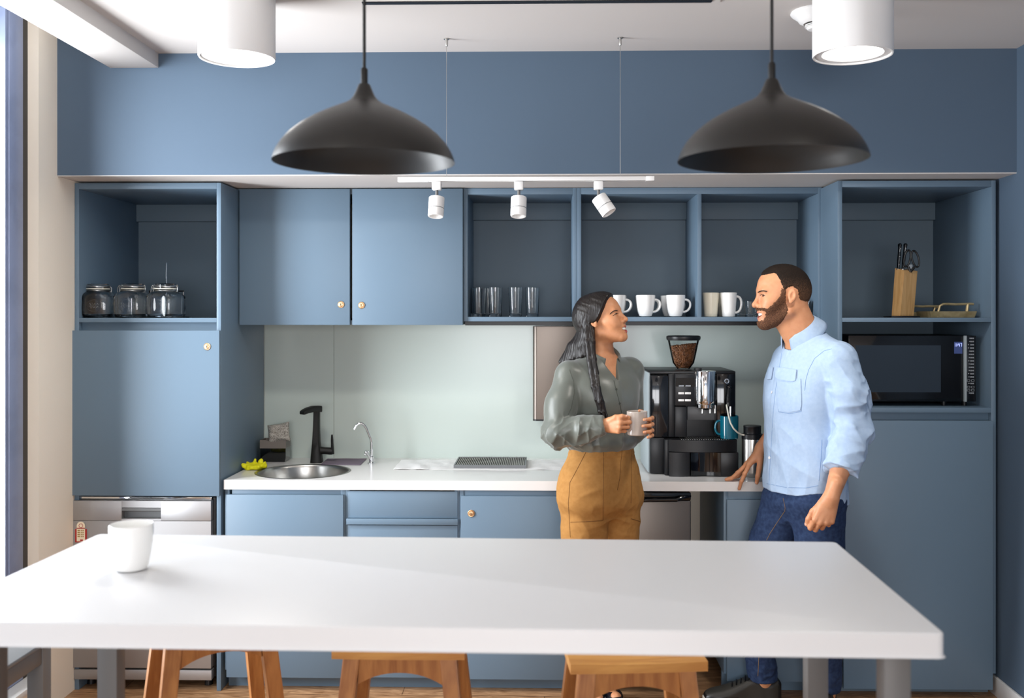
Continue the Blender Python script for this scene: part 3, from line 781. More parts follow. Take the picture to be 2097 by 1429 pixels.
# ------------------------------------------------------------------ glass jars
ZJ = zsh[1] + 0.0004
def make_jar(label):
    t = thing('glass_jar', label, 'jar', (0, 0, 0), 'clip-top glass jars')
    k = 4.31 / F * 0.92
    o = [(29, 0), (33, 2), (35, 7), (35.2, 20), (35.2, 42), (34.6, 48), (31, 55), (26, 59), (24.5, 61), (25.5, 63)]
    i = [(23.5, 63), (22.5, 60), (28.6, 54), (32.2, 47.5), (33, 42), (33, 20), (32, 9), (28, 5), (0, 4.5)]
    b = MB(); rows = []
    n = 64
    for r, z in [(0, 1.2), (18, 1.2), (24, 0)] + o + i:
        sq = max(0.0, min(1.0, (58 - z) / 10)) * 0.8
        row = []
        for j in range(n):
            a = 2 * math.pi * j / n; e = 2 + sq * 3
            kk = (abs(math.cos(a)) ** e + abs(math.sin(a)) ** e) ** (-1 / e)
            kk = 1 + (kk - 1) * (r / 30)
            row.append((max(r, .01) * k * kk * math.cos(a), max(r, .01) * k * kk * math.sin(a), z * k))
        rows.append(row)
    b.grid(rows, close_u=True, cap0=True, cap1=True).build('body', M['glass'], t)
    MB().lathe([(0, 67 * k), (20 * k, 67 * k), (24 * k, 66 * k), (25.5 * k, 66 * k), (26 * k, 69 * k), (25 * k, 74 * k), (22 * k, 76 * k), (0, 76 * k)], n=40).build('lid', M['glass'], t)
    MB().lathe([(22 * k, 63.5 * k), (26 * k, 63.5 * k), (26 * k, 65.8 * k), (22 * k, 65.8 * k)], n=40, closed=True).build('gasket', M['tube'], t)
    b = MB()
    for zz in (60.5, 70): b.tube([(26.3 * k * math.cos(a), 26.3 * k * math.sin(a), zz * k) for a in np.linspace(0, 2 * math.pi, 41)[:-1]], 0.0011, 6, closed=True)
    b.tube([(-26 * k, -0.008, 70 * k), (-30 * k, -0.008, 73 * k), (-33 * k, -0.008, 68 * k), (-34 * k, -0.008, 58 * k)], 0.0012, 6)
    b.tube([(-26 * k, 0.008, 70 * k), (-30 * k, 0.008, 73 * k), (-33 * k, 0.008, 68 * k), (-34 * k, 0.008, 58 * k), (-34 * k, -0.008, 58 * k)], 0.0012, 6)
    b.tube([(-26 * k, -0.01, 60 * k), (-29.5 * k, -0.01, 66 * k), (-28 * k, -0.006, 72 * k)], 0.0012, 6)
    b.tube([(26 * k, 0, 70 * k), (29 * k, 0, 66 * k), (28 * k, 0, 58 * k), (26 * k, 0, 60 * k)], 0.0012, 6)
    b.build('wire_clasp', M['steel'], t)
    b = MB()                                    # raised oval and script on the front face
    yy = -34.8 * k
    b.tube([(17 * k * math.cos(a), yy - 0.0002, 27 * k + 13 * k * math.sin(a)) for a in np.linspace(0, 2 * math.pi, 37)[:-1]], 0.0007, 6, closed=True)
    for r0 in (30, 24):
        b.tube([((-11 + 22 * u) * k, yy - 0.0002, (r0 + 3.0 * math.sin(u * 26) * (1 - 0.5 * u)) * k) for u in np.linspace(0, 1, 44)], 0.0007, 5)
    b.build('embossing', M['glass'], t)
    return t
j = make_jar('clip-top glass jar against the cabinet\'s side wall, first of three')
j.location = (px(201, 4.31), 4.31, ZJ); j.rotation_euler = (0, 0, math.radians(12))
dup(j, (px(272.5, 4.30), 4.30, ZJ), math.radians(-4), 'clip-top glass jar in the middle of the three')
dup(j, (px(339.5, 4.29), 4.29, ZJ), math.radians(-10), 'clip-top glass jar in front of the wire towel stand')
# wire stand behind the last jar
Y = 4.45
t = thing('paper_towel_stand', 'wire paper stand with a chrome rod behind the glass jar', 'stand', (px(341, Y), Y, ZJ))
MB().tube([P3(341, 650, Y) + Vector((0, 0, 0.0)), P3(341, 538, Y)], 0.0038, 10).build('rod', M['chrome'], t)
p0, p1 = P3(306, 596, Y), P3(376, 596, Y)
zf = ZJ + 0.004
MB().tube([(p0.x, Y, zf), (p0.x, Y, p0.z), (p1.x, Y, p1.z), (p1.x, Y, zf)], 0.004, 8).build('frame', M['black'], t)
MB().tube([(p1.x + 0.004, Y - 0.012, zf), (p1.x + 0.004, Y - 0.012, p1.z - 0.004)], 0.003, 8).build('side_rod', M['chrome'], t)
MB().box(p0.x - 0.01, p1.x + 0.01, Y - 0.05, Y + 0.05, ZJ, ZJ + 0.006, 0.002).build('base', M['black'], t)

# ------------------------------------------------------------------ knife block, scissors, pans
ZN = zr1[1] + 0.0004
Y = 4.40
dz = ZN - pz(646.5, Y, 1850)
t = thing('knife_block', 'pale beech knife block on a black base in the corner cabinet', 'knife block', (px(1850, Y), Y, ZN))
a, bR, e, f_ = P3(1825.5, 646, Y), P3(1871.5, 646, Y), P3(1879.3, 555, Y), P3(1832.5, 549, Y)
mid_b, mid_t = P3(1842.5, 646, Y - 0.03), P3(1851.5, 554, Y - 0.03)
# plan: two visible faces meeting at the front edge
def blk(p, Yp): return Vector((p[0], Yp, p[1]))
L0, R0, F0 = P3(1825.5, 646.3, Y), P3(1871.5, 646.3, Y + 0.012), P3(1842.5, 646.3, Y - 0.045)
L1, R1, F1 = P3(1832.5, 549, Y), P3(1879.3, 555, Y + 0.012), P3(1851.5, 553.5, Y - 0.045)
B0, B1 = L0 + R0 - F0, L1 + R1 - F1
zb0 = ZN + 0.007
for p in (L0, R0, F0, B0): p.z = zb0
b = MB(); b.grid([[F0, R0, B0, L0], [F1, R1, B1, L1]], close_u=True, cap0=True, cap1=True)
bmesh.ops.bevel(b.bm, geom=list(b.bm.edges), offset=0.0015, segments=2, affect='EDGES')
b.build('block', M['wood_block'], t)
c0 = (L0 + R0) / 2
MB().box(c0.x - 0.066, c0.x + 0.058, c0.y - 0.05, c0.y + 0.055, ZN, zb0 - 0.0003, 0.002).build('base', M['black'], t)
axis = (L1 - L0).normalized()
def knife(x, y0, y1, Yk, label, r=0.0104):
    p0, p1 = P3(x[0], y0, Yk), P3(x[1], y1, Yk)
    t = thing('kitchen_knife', label, 'knife', p0, 'knives in the block')
    d = p1 - p0
    b = MB().tube([p0, p0 + d * 0.1, p0 + d * 0.35, p0 + d * 0.65, p0 + d * 0.85, p0 + d * 0.95, p1], [r * 0.8, r * 0.75, r * 0.95, r * 0.85, r * 0.95, r * 1.2, r * 0.7], 14, flat=0.7)
    h = b.build('handle', M['black_gloss'], t)
    b = MB()
    for u in (0.2, 0.5, 0.8): b.ball(p0 + d * u + Vector((0, -r * 0.98, 0)), (0.0022, 0.001, 0.0022), nu=10, nv=6)
    b.build('rivet', M['steel'], h)
    b = MB().lathe([(0, -0.001), (r * 0.85, -0.001), (r * 0.9, 0.003), (0, 0.003)], p0, 14).build('bolster', M['steel'], t)
    s = p0 - d * 1.15
    pb = [p0 + Vector((0, -0.011, 0)), p0 + Vector((0, 0.011, 0)), s + Vector((0, 0.011, 0)), s + Vector((0, -0.004, 0))]
    b = MB(); b.grid([[q + Vector((-0.0008, 0, 0)) for q in pb], [q + Vector((0.0008, 0, 0)) for q in pb]], close_u=True, cap0=True, cap1=True); b.build('blade', M['steel'], t)
knife((1839, 1843), 552, 498.5, Y - 0.005, 'black handled knife standing highest in the block, farther from the scissors')
knife((1848.5, 1854.5), 552, 498.5, Y - 0.01, 'black handled knife right behind the scissors')
t = thing('kitchen_scissors', 'black handled scissors standing in the knife block', 'scissors', P3(1864, 554, Y - 0.02))
for ring, nm in ((((1858, 529), 6.2, 17, 10), 'handle'), (((1874.5, 530), 6.8, 17, -14), 'handle')):
    (cx_, cy_), rx, ry, an = ring
    pts = []
    for a_ in np.linspace(0, 2 * math.pi, 25)[:-1]:
        dx, dy = rx * math.cos(a_), ry * math.sin(a_); an_ = math.radians(an)
        pts.append(P3(cx_ + dx * math.cos(an_) - dy * math.sin(an_), cy_ + dx * math.sin(an_) + dy * math.cos(an_), Y - 0.02))
    b = MB().tube(pts, 0.0044, 8, closed=True, up=(0, 1, 0))
    b.tube([P3(cx_ + (2 if an > 0 else -2), cy_ + ry, Y - 0.02), P3(1864, 556, Y - 0.02)], [0.0055, 0.0075], 8)
    b.build(nm, M['black'], t)
MB().box(px(1860, Y - .02), px(1868, Y - .02), Y - 0.0215, Y - 0.0185, pz(556, Y), pz(543, Y)).build('blade', M['steel'], t)

def pan(x0, x1, y0, y1, Y, Yd, hx0, hx1, hy, label):
    q0, q1 = P3(x0, y1, Y), P3(x1, y0, Y)
    zb_ = ZN; h = q1.z - P3(x1, y1, Y).z
    t = thing('griddle_pan', label, 'pan', ((q0.x + q1.x) / 2, Y, zb_), 'brass griddle pans')
    b = MB(); i = 0.006
    def ring(k, z): return [(q0.x + k, Y + k, z), (q1.x - k, Y + k, z), (q1.x - k, Y + Yd - k, z), (q0.x + k, Y + Yd - k, z)]
    b.grid([ring(0.008, zb_), ring(0, zb_ + h), ring(0.004, zb_ + h), ring(0.012, zb_ + 0.005)], close_u=True, cap0=True, cap1=True)
    b.build('tray', M['gold'], t)
    for yy in (Y + 0.012,):
        z1 = P3(hx0, hy, Y).z
        A, B = px(hx0, Y), px(hx1, Y)
        b = MB().tube([(A, yy, zb_ + 0.004), (A + 0.004, yy, zb_ + h), (A + 0.01, yy, z1 - 0.008), (A + 0.024, yy, z1)] + [(A + (B - A) * u, yy, z1 + 0.001 * math.sin(9 * u)) for u in (0.3, 0.5, 0.7, 0.92)] + [(B, yy, z1)], 0.0062, 8, flat=0.85)
        b.tube([(B - 0.024, yy, z1), (B - 0.03, yy, zb_ + h * 0.4)], [0.0065, 0.0075], 8)
        b.build('handle', M['gold'], t)
pan(1905, 2001, 636, 649, 4.30, 0.16, 1922, 1996, 622.5, 'brass griddle pan with a bow handle beside the knife block')
pan(1866, 1908, 637, 648, 4.47, 0.15, 1912, 1872, 627, 'brass griddle pan behind the knife block')

# ------------------------------------------------------------------ microwave
Y = 4.275
zf0 = zr2[1] + 0.0004
x0, x1 = px(1737.5, Y), px(1999, Y); z0, z1 = pz(822, Y, 1870), pz(687, Y, 1870)
t = thing('microwave_oven', 'black microwave oven in the corner cabinet niche', 'microwave', ((x0 + x1) / 2, 4.45, zf0))
MB().box(x0, x1, Y + 0.016, 4.66, z0, z1, 0.004).build('body', M['black'], t)
dx1 = px(1972.8, Y)
d = MB().box(x0, dx1, Y, Y + 0.0155, z0, z1, 0.002).build('door', M['black_gloss'], t)
wx0, wx1, wz0, wz1 = px(1752, Y), px(1926.5, Y), pz(803, Y, 1840), pz(707, Y, 1840)
MB().box(wx0, wx1, Y - 0.0012, Y - 0.0002, wz0, wz1).build('window', mat('mirrored_dark_glass', (54, 63, 72), 0.04, 0.5), d)
MB().box(px(1972.9, Y), px(1978, Y), Y - 0.012, Y + 0.015, z0, z1, 0.002).build('handle', M['side_grey'], t)
MB().box(px(1978.3, Y), x1, Y + 0.001, Y + 0.0155, z0, z1, 0.002).build('control_panel', M['black_gloss'], t)
b = MB(); pr = random.Random(2)
cx0, cx1 = px(1980.5, Y), px(1996, Y)
for k in range(18):
    zz = pz(690 + k * 6.6, Y, 1990); wd = cx1 - cx0
    if k in (13, 15, 16):
        for c in (0, 0.55):
            for (u0, u1, v0, v1) in ((0, 0.4, 0, 0.12), (0, 0.4, 0.88, 1), (0, 0.05, 0, 1), (0.35, 0.4, 0, 1)):
                b.box(cx0 + wd * (c + u0), cx0 + wd * (c + u1), Y + 0.0003, Y + 0.0012, zz - 0.0115 + 0.009 * v0, zz - 0.0115 + 0.009 * v1)
    else:
        a0 = 0.1 + 0.2 * pr.random()
        b.box(cx0 + wd * a0, cx0 + wd * (a0 + 0.14), Y + 0.0003, Y + 0.0012, zz - 0.007, zz - 0.003)
        for q in range(4): b.box(cx0 + wd * (0.42 + q * 0.13), cx0 + wd * (0.42 + q * 0.13 + 0.09), Y + 0.0003, Y + 0.0012, zz - 0.0085, zz - 0.0025)
b.build('key_legend', M['legend'], t)
MB().box(px(1953.8, Y), px(1970.5, Y), Y - 0.0012, Y - 0.0002, pz(724, Y, 1960), pz(700, Y, 1960)).build('display', M['lcd'], d)
b = MB()                                       # 11:47 in seven-segment strokes
SEG = {'1': 'bc', '4': 'fgbc', '7': 'abc'}
def digit(ch, x, z, w_, h):
    s = 0.0011
    R = {'a': (x, x + w_, z + h - s, z + h), 'g': (x, x + w_, z + h / 2 - s / 2, z + h / 2 + s / 2), 'b': (x + w_ - s, x + w_, z + h / 2, z + h), 'c': (x + w_ - s, x + w_, z, z + h / 2), 'f': (x, x + s, z + h / 2, z + h)}
    for q in SEG[ch]: b.box(R[q][0], R[q][1], Y - 0.0018, Y - 0.0013, R[q][2], R[q][3])
dx0 = px(1954.2, Y); wd = px(1970.5, Y) - dx0; zz = pz(709.5, Y, 1960); hh = pz(703, Y, 1960) - zz
for ch, u in (('1', 0.02), ('1', 0.20), ('4', 0.46), ('7', 0.74)): digit(ch, dx0 + wd * u, zz, wd * (0.10 if ch == '1' else 0.2), hh)
b.box(dx0 + wd * 0.37, dx0 + wd * 0.41, Y - 0.0018, Y - 0.0013, zz + hh * 0.25, zz + hh * 0.38).box(dx0 + wd * 0.37, dx0 + wd * 0.41, Y - 0.0018, Y - 0.0013, zz + hh * 0.62, zz + hh * 0.75)
b.build('clock_digits', M['digit'], d)
for fx in (x0 + 0.03, px(1942, Y), x1 - 0.03):
    for fy in (Y + 0.05, 4.6):
        MB().lathe([(0, 0), (0.011, 0), (0.012, z0 - zf0), (0, z0 - zf0)], (fx, fy, zf0), 14).build('foot', M['black'], t)
# ------------------------------------------------------------------ on the worktop
ZW_ = ZW + 0.0004
def bead(z): return z
# sink bowl
t = thing('round_sink', 'round stainless steel sink bowl set into the worktop', 'sink', (sk.x, sk.y, ZW - 0.17))
prof = [(0.0, -0.162), (0.03, -0.163), (0.12, -0.158), (0.165, -0.148), (0.188, -0.12), (0.194, -0.08), (0.196, -0.012), (0.199, -0.002), (0.203, 0.0012), (0.210, 0.0016), (0.2125, 0.0004),
        (0.2027, 0.0003), (0.2005, -0.01), (0.1975, -0.08), (0.191, -0.122), (0.167, -0.152), (0.12, -0.162), (0.0, -0.167)]
MB().lathe(prof, (sk.x, sk.y, ZW), 80).build('bowl', M['steel'], t, ang=60)
MB().lathe([(0, -0.161), (0.04, -0.160), (0.043, -0.1585), (0.034, -0.1575), (0.03, -0.160), (0, -0.160)], (sk.x, sk.y, ZW), 32).build('drain', M['chrome'], t)
# black mixer tap
Y = 4.725
def Q(x, y, dy=0.0): return P3(x, y, Y + dy)
t = thing('mixer_tap', 'tall black mixer tap with a side lever behind the sink', 'tap', (px(649, Y), Y, ZW_))
xc = px(649, Y)
rows = []
for y, hw, cxp, hd in ((947, 11.8, 648.8, .030), (935, 10.6, 648.6, .028), (920, 9.0, 648.2, .025), (905, 7.6, 648, .022), (880, 6.4, 648.2, .019), (855, 6.0, 648.6, .0175), (840, 6.1, 648.9, .0175), (832, 6.0, 649.2, .017)):
    c_ = Q(cxp, y); h_ = hw / F * Y
    if y == 947: c_.z = ZW_
    rows.append([c_ + Vector((h_ * sx, hd * sy, 0)) for sx, sy in ((-1, -.7), (-.7, -1), (.7, -1), (1, -.7), (1, .7), (.7, 1), (-.7, 1), (-1, .7))])
MB().grid(rows, close_u=True, cap0=True, cap1=True).build('column', M['matt_black'], t, ang=50)
s0, s1 = Q(655.6, 837), P3(618, 845.5, Y - 0.10)
b = MB()
rows = []
for u, th, wd in ((0, 0.029, 0.036), (0.4, 0.027, 0.038), (0.75, 0.023, 0.040), (0.95, 0.019, 0.040), (1.0, 0.014, 0.036)):
    c_ = s0.lerp(s1, u); c_.z += 0.008 * math.sin(math.pi * u)
    rows.append([c_ + Vector((wd / 2 * sy * 0.72, wd / 2 * sy * -0.70, th * 0.5 * sz)) for sy, sz in ((-1, .7), (-.8, 1), (.8, 1), (1, .7), (1, -.7), (.8, -1), (-.8, -1), (-1, -.7))])
b.grid(rows, close_u=True, cap0=True, cap1=True).build('spout', M['matt_black'], t, ang=50)
MB().tube([Q(651, 922), Q(664, 922.5), Q(676, 923.5), Q(681, 924)], [0.020, 0.0165, 0.0175, 0.016], 20).build('lever_body', M['matt_black'], t)
MB().tube([Q(681, 929), Q(680.5, 915, -.003), Q(680, 900, -.006), Q(679.8, 890, -.008)], [0.0085, 0.0068, 0.006, 0.004], 12, flat=1.5, up=(0, 1, 0)).build('lever', M['matt_black'], t)
# chrome filter tap
Y = 4.70
t = thing('filter_tap', 'slim chrome filter tap with a curved spout', 'tap', (px(761, Y), Y, ZW_))
MB().lathe([(0, 0), (0.019, 0), (0.019, 0.003), (0.011, 0.006), (0.0115, 0.03), (0.0085, 0.034), (0, 0.034)], (px(761, Y), Y, ZW_), 24).build('base', M['chrome'], t)
pts = [(761, 945), (761, 925), (761, 908), (759, 898), (754, 886), (750, 876), (745, 869), (740, 866.5), (734, 867.5), (729, 872), (725.3, 879.5)]
MB().tube([P3(a, c, Y - 0.003 * i) for i, (a, c) in enumerate(pts)], [0.0068, 0.0068, 0.0062] + [0.0056] * 7 + [0.0052], 12).build('spout', M['chrome'], t)
b = MB().tube([P3(761, 940, Y), P3(756, 934, Y - .01), P3(751, 927, Y - .018)], [0.008, 0.006, 0.006], 12)
b.ball(P3(750, 926, Y - .02), (0.008, 0.008, 0.008)); b.ball(P3(748, 931, Y - .02), (0.0045, 0.0045, 0.006)); b.ball(P3(755, 925, Y - .02), (0.0045, 0.0045, 0.005))
b.build('handle', M['chrome'], t)
# caddy with scouring pad
Y = 4.72
q0, q1 = P3(533, 945, Y), P3(585, 900.5, Y)
zb_ = ZW_
t = thing('sink_caddy', 'black sink caddy with a grey rim beside the tall cabinet', 'caddy', ((q0.x + q1.x) / 2, Y + .04, zb_))
def shell(z0, z1, g, th=0.003):
    b = MB(); a0, a1, b0, b1 = q0.x - g, q1.x + g, Y - g, Y + 0.085 + g
    def rg(k, z): return [(a0 + k, b0 + k, z), (a1 - k, b0 + k, z), (a1 - k, b1 - k, z), (a0 + k, b1 - k, z)]
    return b, rg
zt = P3(533, 901, Y).z; zm = P3(533, 917, Y).z
b, rg = shell(0, 0, 0)
b.grid([rg(0.006, zb_), rg(0.0, zb_ + 0.02), rg(0.0, zm), rg(0.004, zm), rg(0.005, zb_ + 0.006)], close_u=True, cap0=True, cap1=True).build('box', M['black_gloss'], t)
b, rg = shell(0, 0, 0.0015)
n_ = 12
fr_t = [(q0.x - .0015 + (q1.x - q0.x + .003) * i / n_, zt - (0.009 * max(0, math.sin(math.pi * (i / n_ - 0.25) / 0.5)) if 0.25 < i / n_ < 0.75 else 0)) for i in range(n_ + 1)]
b.prism(fr_t + [(q1.x + .0015, zm - .002), (q0.x - .0015, zm - .002)], Y - 0.0015, Y - 0.0002 + 0.002)
b.box(q0.x - .0015, q0.x + .002, Y + 0.002, Y + 0.085, zm - .002, zt).box(q1.x - .002, q1.x + .0015, Y + 0.002, Y + 0.085, zm - .002, zt).box(q0.x, q1.x, Y + 0.083, Y + 0.0865, zm - .002, zt)
b.build('rim', mat('taupe_grey_plastic', (112, 104, 98), 0.4), t)
# scouring pad (crumpled cushion)
def cushion(c, ux, uz, uy, hx, hz, hy, n=22, amp=0.0):
    b = MB()
    for s in (-1, 1):
        rows = []
        for i in range(n + 1):
            row = []
            for k in range(n + 1):
                u, v = -1 + 2 * i / n, -1 + 2 * k / n
                f = max(0.0, (1 - u ** 4) * (1 - v ** 4)) ** 0.6
                pin = 1 - 0.10 * (1 - abs(v)) * 1 * (u * u) ** 2 * 0 - 0.08 * (1 - v * v) * abs(u)
                d = s * hy * f + amp * math.sin(5 * u + 3 * v) * math.cos(6 * v - u)
                row.append(Vector(c) + ux * (u * hx * (1 - 0.07 * (1 - v * v))) + uz * (v * hz * (1 - 0.07 * (1 - u * u))) + uy * d)
            rows.append(row)
        b.grid(rows)
    bmesh.ops.remove_doubles(b.bm, verts=b.bm.verts, dist=1e-5)
    return b
c_ = P3(571, 886.5, Y + 0.03)
ux = Vector((1, 0, 0.18)).normalized(); uz = Vector((-0.12, 0.15, 1)).normalized()
solo('scouring_pad', cushion(c_, ux, uz, ux.cross(uz), 23.5 / F * Y, 20 / F * Y, 0.016, amp=0.0035), M['foil'], 'silver mesh scouring pad sticking out of the sink caddy', 'scouring pad', ang=80)
# purple grey cloth
z = ZW_
q = [Pz(657, 951.5, z), Pz(738, 952.5, z), Pz(751, 939.8, z), Pz(671, 939.8, z)]
b = MB(); n_ = 10; rows = []
for i in range(n_ + 1):
    u = i / n_
    rows.append([(q[0].lerp(q[1], v / n_)).lerp(q[3].lerp(q[2], v / n_), u) + Vector((0, 0, 0.0006 * (1 + math.sin(3 * u + v)))) for v in range(n_ + 1)])
b.grid(rows)
g_ = bmesh.ops.extrude_face_region(b.bm, geom=list(b.bm.faces)); bmesh.ops.translate(b.bm, verts=[v for v in g_['geom'] if isinstance(v, bmesh.types.BMVert)], vec=(0, 0, 0.0022))
solo('wiping_cloth', b, M['mauve'], 'flat mauve grey cloth between the black tap and the chrome tap', 'cloth')
# paper towel with drying tray
q = [Pz(805, 961.5, z), Pz(1170, 962.5, z), Pz(1172, 943, z), Pz(822, 942.5, z)]
b = MB(); nx, ny = 60, 16; rows = []; pr = random.Random(5)
for i in range(ny + 1):
    u = i / ny; row = []
    for j_ in range(nx + 1):
        v = j_ / nx
        p = q[0].lerp(q[1], v).lerp(q[3].lerp(q[2], v), u)
        flat = 1 if 0.30 < v < 0.80 else 0
        wv = 0.0 if flat else 0.0035 * abs(math.sin(9 * v * 3.1 + 4 * u) * math.cos(7 * u - 5 * v)) + 0.006 * math.exp(-((v - 0.14) / 0.03) ** 2 - ((u - 0.25) / 0.2) ** 2)
        p = p + Vector((0, 0.006 * math.sin(17 * v) * (1 - u), wv)); row.append(p)
    rows.append(row)
b.grid(rows)
g_ = bmesh.ops.extrude_face_region(b.bm, geom=list(b.bm.faces)); bmesh.ops.translate(b.bm, verts=[v for v in g_['geom'] if isinstance(v, bmesh.types.BMVert)], vec=(0, 0, 0.0012))
solo('paper_towel', b, M['paper'], 'white paper towel spread on the worktop under the grid tray', 'paper towel')
zt_ = ZW_ + 0.0016
q = [Pz(929, 958.5, zt_), Pz(1077.5, 959, zt_), Pz(1079, 941.5, zt_), Pz(939, 941, zt_)]
t = thing('drip_tray', 'grey drip tray with a ribbed grid lying on the paper towel', 'tray', sum(q, Vector()) / 4)
def bl(u, v, zz): p = q[0].lerp(q[1], u).lerp(q[3].lerp(q[2], u), v); p.z = zt_ + zz; return p
b = MB(); R = [(0, 0), (1, 0), (1, 1), (0, 1)]; R2 = [(.02, .05), (.98, .05), (.98, .95), (.02, .95)]
b.grid([[bl(u, v, 0) for u, v in R], [bl(u, v, .014) for u, v in R], [bl(u, v, .014) for u, v in R2], [bl(u, v, .004) for u, v in R2]], close_u=True, cap0=True, cap1=True)
b.build('pan', M['grey_plastic'], t)
b = MB()
for k in range(37):
    u = .025 + .95 * (k + .25) / 37; du = .95 / 37 * .5
    b.grid([[bl(u, .05, .006), bl(u + du, .05, .006), bl(u + du, .05, .0125), bl(u, .05, .0125)], [bl(u, .95, .006), bl(u + du, .95, .006), bl(u + du, .95, .0125), bl(u, .95, .0125)]], close_u=True, cap0=True, cap1=True)
b.build('grid', mat('warm_grey_slats', (142, 136, 130), 0.35, 0.6), t)
# wall mounted towel dispenser
Y = 4.735
xa, xb = px(1091.3, Y), px(1225, Y); z0, z1 = pz(862, Y), pz(668.5, Y)
t = thing('towel_dispenser', 'tall brushed steel towel dispenser on the splashback behind the woman', 'dispenser', ((xa + xb) / 2, 4.8, z0))
b = MB(); rr = 0.02
poly = [(xa, YB - .009)] + [(xa + rr - rr * math.cos(a), Y + rr - rr * math.sin(a)) for a in np.linspace(0, math.pi / 2, 8)] + [(xb - rr + rr * math.sin(a), Y + rr - rr * math.cos(a)) for a in np.linspace(0, math.pi / 2, 8)] + [(xb, YB - .009)]
b.prism(poly, z0 + 0.008, z1, 'Z'); b.build('housing', M['steel_w'], t)
b = MB().prism(poly, z0, z0 + 0.0078, 'Z'); b.build('bottom_trim', M['black'], t)

# ------------------------------------------------------------------ coffee machine
YM = 4.40
t = thing('coffee_machine', 'black bean-to-cup coffee machine on the worktop between the two people', 'coffee machine', (px(1415, YM), 4.55, ZW_))
def bx(name, x0, x1, y0, y1, Yf, Yb, m, bev=0.003, zb_=None, parent=t):
    return MB().box(px(x0, Yf), px(x1, Yf), Yf, Yb, zb_ if zb_ is not None else pz(y1, Yf, x0), pz(y0, Yf, x0), bev).build(name, m, parent)
bx('side_panel', 1327.0, 1331.5, 763, 967, YM + 0.012, 4.76, M['side_grey'], 0.002, ZW_ + 0.006)
bx('body', 1332, 1506, 763, 967, YM + 0.07, 4.76, M['black'], 0.004, ZW_ + 0.006)
bx('water_tank', 1331, 1368.5, 768, 895, YM, YM + 0.30 - .231, M['smoke'], 0.006)
bx('tank_base', 1331, 1361, 896, 967, YM - 0.004, YM + 0.069, M['black'], 0.006, ZW_ + 0.003)
bx('column', 1369, 1382, 765, 895, YM - 0.003, YM + 0.069, M['black'], 0.004)
bx('top_cover', 1331, 1506.5, 759.5, 766, YM + 0.004, 4.755, M['black'], 0.004)
cp = bx('control_panel', 1382.3, 1424, 765, 831, YM - 0.022, YM + 0.069, M['black'], 0.004)
bx('display', 1383.5, 1423, 773.5, 791.5, YM - 0.0235, YM - 0.0222, M['black_gloss'], 0, parent=cp)
for xx in (1389.3, 1403):
    for yy in (803, 817.3):
        bx('button', xx, xx + 12, yy, yy + 4.2, YM - 0.0245, YM - 0.0222, M['white'], 0.0006, parent=cp)
    bx('dial_mark', xx + .8, xx + 11.5, 788.8, 791.2, YM - 0.0245, YM - 0.0237, M['legend'], 0, parent=cp)
bx('chute_column', 1382.3, 1407, 832, 895, YM - 0.012, YM + 0.069, M['black'], 0.004)
bx('recess_panel', 1407.5, 1484, 832, 860, YM + 0.052, YM + 0.069, M['grey_plastic'], 0.002)
# chrome spout head
xc, R_ = px(1445.5, YM - .03), 22 / F * YM
zt, zb1 = pz(759.5, YM - .03), pz(828, YM - .03)
prof = [(0, zb1), (R_ * .93, zb1), (R_ * .98, zb1 + .003), (R_, zb1 + .02), (R_, zt - .003), (R_ * .97, zt), (0, zt)]
sp = MB().lathe(prof, (xc, YM - 0.008, 0), 48).build('spout_head', M['chrome'], t, ang=50)
MB().lathe([(0, zb1 - .022), (R_ * .55, zb1 - .022), (R_ * .8, zb1 - .014), (R_ * .84, zb1 - .0005), (0, zb1 - .0005)], (xc, YM - .008, 0), 32).build('spout_ring', M['chrome'], sp)
for xx in (1438.5, 1454.5, 1464.5):
    p = P3(xx, 829, YM - .028 if xx < 1460 else YM - .01)
    MB().tube([p, p + Vector((0, 0, -0.036))], 0.0042, 10).build('nozzle', M['steel'], sp)
bx('steam_column', 1467.5, 1506.5, 765, 895, YM - 0.006, YM + 0.069, M['black_gloss'], 0.004)
p = P3(1487.5, 780, YM - .006)
kb = MB().lathe([(0, 0), (.0115, 0), (.0125, .006), (.0105, .010), (.0095, .010), (.009, .006), (0, .006)], p, 28, Matrix.Rotation(math.pi / 2, 4, 'X')).build('knob', M['chrome'], t)
MB().lathe([(0, .006), (.0075, .006), (.007, .0125), (0, .0125)], p, 24, Matrix.Rotation(math.pi / 2, 4, 'X')).build('knob_centre', M['black'], kb)
p = P3(1493, 792.5, YM - .004)
MB().ball(p, (0.0135, 0.014, 0.012)).build('steam_joint', M['black_gloss'], t)
q1 = P3(1492, 804, YM - .012)
b = MB().tube([p, P3(1492, 806, YM - .02), P3(1491.5, 822, YM - .03), P3(1492, 832, YM - .032)], [.011, .009, .010, .008], 14)
b.box(px(1485.5, YM), px(1489, YM), YM - .04, YM - .02, pz(822, YM), pz(810, YM), .001)
sn = b.build('steam_nozzle', M['black'], t)
b = MB().tube([P3(1496, 832, YM - .03), P3(1496, 846, YM - .034)], [.0055, .0048], 12)
b.tube([P3(1496, 846, YM - .034), P3(1496.3, 861, YM - .036)], [.0032, .0028], 10)
b.build('steam_pipe', M['steel'], sn)
tb = MB().tube([P3(*a, YM - .034 - (.062 * math.sin(math.pi * min(i, 6) / 7)) - .006 * i * 0) for i, a in enumerate([(1488, 829), (1490, 840), (1492.5, 853), (1496, 866), (1502, 877), (1510, 885), (1518, 889.5), (1526, 891)])], 0.0036, 10).build('milk_tube', M['tube'], t)
